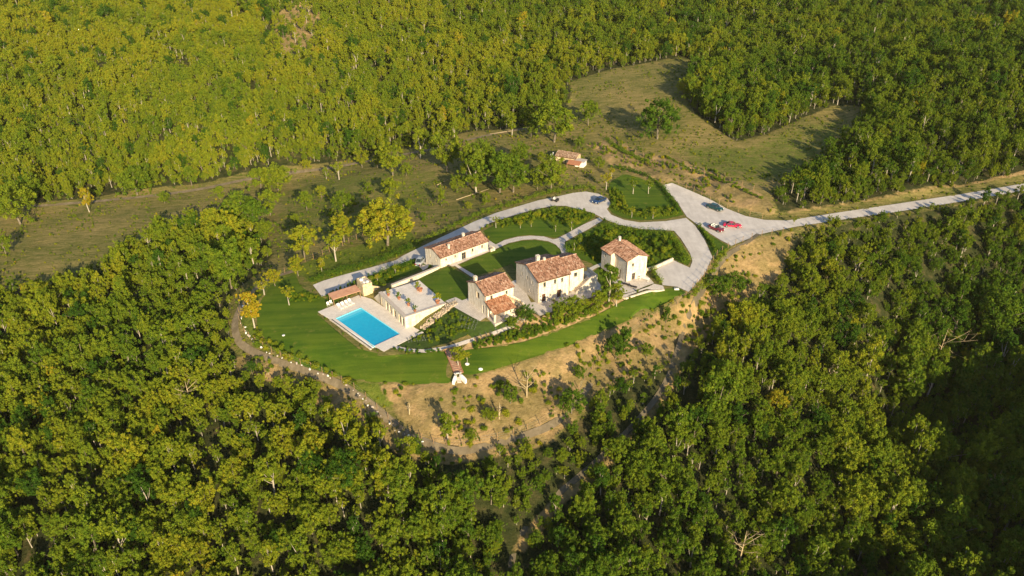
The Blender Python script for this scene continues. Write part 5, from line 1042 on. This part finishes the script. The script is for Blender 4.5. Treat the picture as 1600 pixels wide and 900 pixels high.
rg = np.random.default_rng(93); PP = []
for poly_px, n in (([(735,548),(770,542),(820,532),(880,512),(930,492),(958,476),(950,463),(915,474),(870,486),(845,497),(815,506),(780,523),(740,536)],520),([(640,530),(665,517),(705,486),(745,503),(735,518),(690,535),(650,543)],90),([(890,388),(940,352),(1000,362),(1050,366),(1076,405),(1050,403),(1005,418),(925,408)],620),([(905,329),(932,338),(905,352),(880,352),(850,345),(800,352),(765,364),(800,344),(850,332)],260),([(955,325),(950,295),(966,290),(985,328),(1050,322),(1066,337),(1000,343)],200),([(575,435),(600,425),(650,408),(655,414),(610,438),(590,448)],120),([(505,466),(480,457),(455,463),(456,473),(480,475)],70)):
    poly = hits(poly_px); a = np.array(poly); (x0,y0),(x1,y1) = a.min(0), a.max(0); x = rg.uniform(x0,x1,n*3); y = rg.uniform(y0,y1,n*3); k = sdist(x,y,poly) > .15; PP.append(np.stack([x[k],y[k],height(x[k],y[k])-.03], -1)[:n])
PP = np.vstack(PP); tufts('low_planting', 'low green ground planting filling the garden beds', PP, np.clip(rg.normal(.4,.15,len(PP)), .08, .85), rg.uniform(.3,.8,len(PP)), 94)
# ------------------------------------------------------------ individual trees
TL = [
(866,222,163,2,.5,1.15,'large round tree at the top of the field left of the meadow'),
(1027,217,161,2,.22,1.15,'dense dark tree standing alone in the meadow'),
(919,196,160,0,.42,1.1,'small round tree at the left of the meadow'),
(699,269,216,5,.52,1.15,'tall twin-trunk tree at the upper middle of the field'),
(657,247,205,3,.55,1.2,'slim tree at the wood edge above the field'),
(614,275,229,5,.58,1.15,'yellow-green tree standing in the upper left field'),
(744,301,240,3,.45,1.2,'narrow tree second in the cluster below the wood'),(731,290,232,1,.5,1.0,'leaning tree at the left of the field cluster'),(752,285,225,2,.45,1.0,'rear tree of the field cluster'),
(781,302,244,0,.35,1.15,'dark bushy tree left of the ruined shed'),(802,300,247,2,.38,1.1,'bushy tree in front of the wall fragment'),(772,285,240,5,.3,1.0,'tree behind the dark bushy trio'),(812,262,225,2,.4,.9,'tree just left of the ruined shed'),
(861,298,247,2,.52,1.0,'tree in front of the ruined shed'),(840,297,270,0,.5,1.0,'small tree beside the driveway top'),
(690,322,295,4,.5,.9,'small conical tree alone in the mid field'),(733,329,316,0,.62,1.1,'tiny round tree by the outer hedge'),
(606,384,315,2,.72,1.3,'big yellow tree leaning over the outer hedge'),(590,372,325,0,.66,1.1,'yellow tree left behind the big yellow one'),(610,312,280,0,.55,1.2,'mid-green tree alone above the big yellow tree'),
(538,378,339,5,.68,1.35,'broad yellow-topped tree on the upper fence line'),(525,408,364,7,.62,1.2,'thin-trunked tree with a small pale crown above the driveway'),(476,403,354,0,.66,1.1,'yellow tree on the upper fence line left of the broad one'),
(503,424,402,1,.7,1.0,'tiny orange-crowned sapling by the driveway end'),(466,431,403,5,.68,1.2,'young tree with a flat orange crown at the lawn top'),(430,447,420,0,.74,1.1,'small round orange tree at the lawn edge'),(413,461,434,7,.74,1.4,'small orange tree nearest the track bend'),
(398,512,455,1,.86,1.0,'bright yellow tree inside the track bend'),(452,477,446,7,.7,1.1,'sapling at the end of the lower bed'),
(480,330,300,0,.45,1.0,'dark little tree in the left field'),(537,332,300,2,.42,1.1,'small round tree in the mid left field'),(503,310,290,0,.62,1.0,'small yellow tree in the left field'),
(566,262,236,5,.62,1.2,'little tree by the foot track'),(530,281,253,7,.6,1.2,'thin tree at the field top'),(480,267,250,0,.66,1.2,'tiny tree beside the foot track'),
(435,300,260,2,.55,1.2,'right tree of the pair at the foot track'),(408,296,264,0,.5,1.2,'left tree of the pair at the foot track'),(423,336,298,0,.5,1.1,'tree on the field slope under the pair'),
(382,352,302,2,.4,1.2,'large left tree of the field clump'),(400,362,315,0,.3,1.1,'dark right tree of the field clump'),(415,372,345,2,.5,1.1,'low tree under the field clump'),(336,382,348,0,.62,1.1,'round yellow tree above the left wood'),
(360,405,352,1,.45,1.0,'pale-trunked tree at the edge of the left wood'),(396,412,372,3,.45,1.2,'slim tree nearest the track at the left wood'),(362,450,378,5,.4,.9,'tall bare-trunked tree leaning beside the track'),
(140,332,295,1,.82,1.0,'orange-yellow tree at the edge of the upper left wood'),(32,350,290,2,.5,1.1,'leaning tree at the far left field edge'),(55,322,278,5,.45,1.1,'broad tree at the far left wood edge'),(10,400,368,0,.45,1.1,'bush-like tree at the far left frame edge'),
(215,305,262,2,.4,1.2,'drooping tree at the foot of the upper left wood'),(300,290,262,0,.42,1.1,'low tree above the foot track'),
(951,473,411,3,.34,1.1,'tall dark tree in front of the tower house'),(963,479,442,1,.55,1.0,'paler tree below the tower house'),(933,483,453,0,.52,1.1,'bushy garden tree right of the terrace shrubs'),(895,491,462,2,.5,1.1,'spreading garden tree below the main house stair'),(873,496,470,0,.45,1.0,'garden tree in front of the main house'),
(822,503,476,2,.24,1.1,'dark round garden tree right of the porch'),(800,516,494,0,.4,1.1,'light garden tree below the porch'),(912,482,463,7,.6,1.2,'wispy garden tree below the terrace'),(865,478,466,7,.7,1.0,'pale wispy shrub tree on the main terrace'),
(716,571,540,1,.62,1.35,'young willowy tree beside the brick steps'),(730,566,548,7,.75,1.0,'tiny tree in the white trough'),
(973,552,508,4,.2,1.1,'dark conical tree at the edge of the lower lawn'),(962,560,520,2,.24,.9,'dark bush-tree beside the conical one'),(1040,505,478,4,.22,.9,'small dark tree beneath the court'),
(798,632,598,0,.34,1.0,'green tree in the middle of the dry slope'),(700,690,640,1,.5,.8,'tree by the fence below the steps'),(737,690,668,2,.5,1.0,'low tree at the bottom fence bend'),(770,660,640,0,.55,1.0,'small bush tree on the lower dry slope'),(760,655,636,2,.5,1.0,'second small bush tree on the lower dry slope'),
(893,648,606,2,.28,1.1,'dark tree on the right part of the dry slope'),(905,595,570,0,.32,1.0,'dark shrub tree under the shadowed lawn edge'),(548,672,624,7,.7,1.3,'sunlit pale-trunked tree outside the fence bend'),(590,672,650,0,.66,1.0,'small yellow tree touching the fence bend'),
(1010,560,535,0,.4,1.0,'bush tree on the upper rough slope'),(1120,470,430,0,.28,1.1,'dark green tree at the foot of the bare bank'),(1145,460,425,2,.3,1.1,'round green tree at the foot of the bare bank'),(1105,455,440,6,.55,1.0,'low bush tree beside the rough track'),
(1180,186,150,2,.5,1.0,'yellowish tree at the front of the meadow copse'),
(989,303,278,7,.45,1.1,'left sapling on the lawn island'),(1013,303,280,7,.45,1.1,'right sapling on the lawn island'),(987,340,322,7,.66,1.0,'yellow sapling at the island border'),(1020,342,324,7,.66,1.0,'second yellow sapling at the island border'),(947,297,270,7,.78,1.1,'orange sapling beside the blue car'),
(775,356,338,7,.6,1.2,'sapling at the left of the crescent garden'),(813,357,345,7,.78,1.2,'orange sapling in the crescent garden'),(830,355,344,7,.7,1.1,'pale sapling in the crescent garden'),(893,360,340,3,.5,1.2,'tallest sapling beside the crossing paths'),(868,362,346,3,.4,1.0,'green sapling in the crescent garden'),
(897,392,374,3,.36,1.2,'upright sapling right of the path fork'),(906,384,366,1,.45,1.1,'leafy sapling above the path fork'),(944,350,340,4,.2,1.0,'small dark cypress at the end of the link path'),
(590,440,428,7,.8,1.2,'yellow sapling in the strip behind the hut'),(618,428,412,7,.55,1.0,'sapling in the shaded strip by the van'),(580,444,430,7,.5,.9,'thin sapling behind the stone hut'),
(1200,190,165,0,.4,1.1,'left low tree of the meadow copse edge'),(1308,165,138,7,.6,1.2,'pale bare-limbed tree at the right end of the meadow'),(1240,352,338,7,.6,1.0,'small bush at the roadside bend'),
(345,312,292,0,.5,1.1,'small tree where the foot track passes the wood'),(258,318,300,2,.45,1.1,'round bush tree by the foot track'),(520,345,330,0,.38,1.0,'dark sapling in the centre of the left field'),(462,350,334,2,.5,1.0,'sapling right of the field clump'),(640,330,312,0,.5,1.0,'small tree in the open middle field'),(662,345,332,6,.4,1.1,'low bush right of the big yellow tree'),(575,300,286,6,.45,1.1,'bush in the upper middle field'),(635,275,255,2,.5,1.0,'round tree between the two slim edge trees'),(680,238,214,5,.5,1.1,'spreading tree at the top wood edge'),(710,222,192,3,.48,1.2,'slim tree at the top wood edge'),(800,212,180,1,.52,1.1,'tall tree against the wood above the cluster'),(830,214,190,0,.42,1.0,'round tree left of the large round one'),(715,300,275,2,.5,1.0,'small full tree left of the cluster'),(760,318,302,6,.5,1.0,'bush near the outer hedge middle'),(845,255,238,0,.55,1.0,'small tree above the ruined shed'),(905,232,215,2,.4,1.0,'bush tree behind the ruined shed'),(935,262,246,6,.5,1.1,'bush right of the ruined shed'),(955,280,262,7,.78,1.0,'orange tree at the top of the lawn island'),(395,392,370,6,.4,1.1,'bushy tree at the right tip of the left wood'),(585,345,330,6,.5,1.0,'bush behind the yellow fence-line trees'),(550,322,306,2,.55,1.0,'pale green tree in the mid field'),(510,280,262,3,.5,1.1,'slim tree by the top of the foot track'),(590,262,244,0,.58,1.1,'round tree right of the little foot-track tree'),
]
for a in TL: px_tree(a[0], a[1], a[2], a[3], a[4], a[5], a[6], name='field_tree' if a[1] < 420 else 'garden_tree')
# the copse in the meadow
rg = np.random.default_rng(55); cop = hits([(1062,150),(1072,128),(1100,108),(1150,112),(1190,135),(1240,150),(1290,158),(1240,178),(1200,198),(1150,214),(1112,192),(1085,172)]); a = np.array(cop); (x0,y0),(x1,y1) = a.min(0), a.max(0); P = []
for _ in range(4000):
    x, y = rg.uniform(x0,x1), rg.uniform(y0,y1)
    if sdist(x, y, cop)[0] > .5 and all((x-u)**2+(y-v)**2 > 11 for u, v in P): P.append((x, y))
for x, y in P:
    px, py, _ = proj(x, y, hz(x,y)); tn = float(np.clip(rg.normal(.36,.13),.1,.7)); k = int(rg.integers(8)); w1 = ['dark','mid-green','olive','yellowish'][int(tn>.27)+int(tn>.36)+int(tn>.45)]; w2 = ['broad','tall','round','slim','pointed','spreading','bushy','sparse'][k]
    w3 = ['left end','left part','middle','right part','right end'][min(4, max(0, int((px-1062)/46)))]; w4 = ['front','centre','back'][int(py < 182)+int(py < 155)]; s = rg.uniform(.7,1.15); w1 = ['little ','',' big '][int(s > .85)+int(s > 1)].strip()+' '+w1; plant_tree('copse_tree', x, y, k, s, tn, f'{w1} {w2} tree at the {w4} of the meadow copse, {w3}', 'meadow copse trees')
# bare and dead trees
DEAD = noisy('dead_wood', [(.3, (.34,.25,.13)), (.7, (.55,.45,.28))], 4, .9, .3, world=False)
def bare_tree(px, py, ty, label, seed, m_=DEAD, leaves=False, spread=1.0, nb=9):
    g = gp(px, py); d = proj(*g)[2]; hgt = (py-ty)*d/FPX/math.cos(PIT); rg = np.random.default_rng(seed)
    o = empty('bare_tree', g, 0, label=label, cat='tree'); t = MB(); b = MB(); t.tube([(0,0,-1),(0,0,hgt*.3),(.1,.1,hgt*.62),(.1,0,hgt*.95)], [.17,.13,.08,.02], 6)
    tips = []
    for i in range(nb):
        an = i*2.4+rg.uniform(-.4,.4); z0 = hgt*rg.uniform(.28,.7); ln = hgt*rg.uniform(.35,.6)*spread; e = Vector((math.cos(an)*ln*.8, math.sin(an)*ln*.8, z0+ln*rg.uniform(.35,.8))); s = Vector((0,0,z0)); mm = s.lerp(e,.5)+Vector((rg.normal(),rg.normal(),0))*.15
        b.tube([s, mm, e], [.07,.045,.012], 4)
        for j in range(4):
            s2 = mm.lerp(e, rg.uniform(0,.8)); e2 = s2+Vector((rg.normal(),rg.normal(),rg.uniform(.2,1)))*ln*.22; b.tube([s2, e2], [.028,.008], 3); tips.append(e2)
    t.build('trunk', m_, o); b.build('branches', m_, o)
    if leaves: lob = [(*q, .35,.35,.3) for q in tips]; c = link(bpy.data.objects.new('crown', leaf_cloud('thin_crown', rg, lob, 12, .11, LEAF)), o); tag(c, tone=.7)
for i, (a, b, c, lb, lv, sp) in enumerate(((1460,575,508,'wide golden bare-branched tree at the brink of the dark ravine',True,1.2),(823,622,575,'leafless tree on the dry slope under the lawn',False,.9),(1290,600,572,'pale dead tree in the right-hand wood',False,1),(1380,760,720,'grey dead tree low in the ravine',False,.8),(1545,780,725,'bare-limbed tree at the right of the ravine',True,.8),(1155,880,815,'white dead tree near the bottom of the photo',False,.9),(1130,640,585,'thin dead tree above the gully wood',False,.7),(300,640,590,'dead tree in the wood left of the track',False,.8),(640,650,625,'short bare trunk inside the fence bend',False,.4),(780,655,625,'white bare stump tree on the lower dry slope',False,.3),(1420,690,655,'fallen-looking grey dead tree in the ravine',False,.8))): bare_tree(a, b, c, lb, 40+i, leaves=lv, spread=sp)
# logs
for i, (a, b, lb) in enumerate((((713,313),(764,296),'long pale log in the middle of the field'),((683,290),(700,281),'short log near the twin-trunk tree'),((765,210),(800,205),'log at the wood edge at the top of the field'))):
    p, q = gp(*a), gp(*b); m = MB(); m.tube([p+Vector((0,0,.15)), q+Vector((0,0,.15))], [.10,.07], 7); m.build('fallen_log', DEAD, label=lb, cat='log')

hb = MB(); hb.box(-700, 700, -150, 620, -62, 130)
HZ = bpy.data.materials.new('haze'); HZ.use_nodes = True; tt = HZ.node_tree; tt.nodes.remove(tt.nodes['Principled BSDF']); pv = tt.nodes.new('ShaderNodeVolumePrincipled'); pv.inputs['Color'].default_value = (1,.9,.65,1); pv.inputs['Density'].default_value = .00005
tt.links.new(pv.outputs[0], tt.nodes['Material Output'].inputs['Volume']); ho = hb.build('haze', HZ, kind='stuff', label='thin warm evening haze in the valley air', cat='haze')
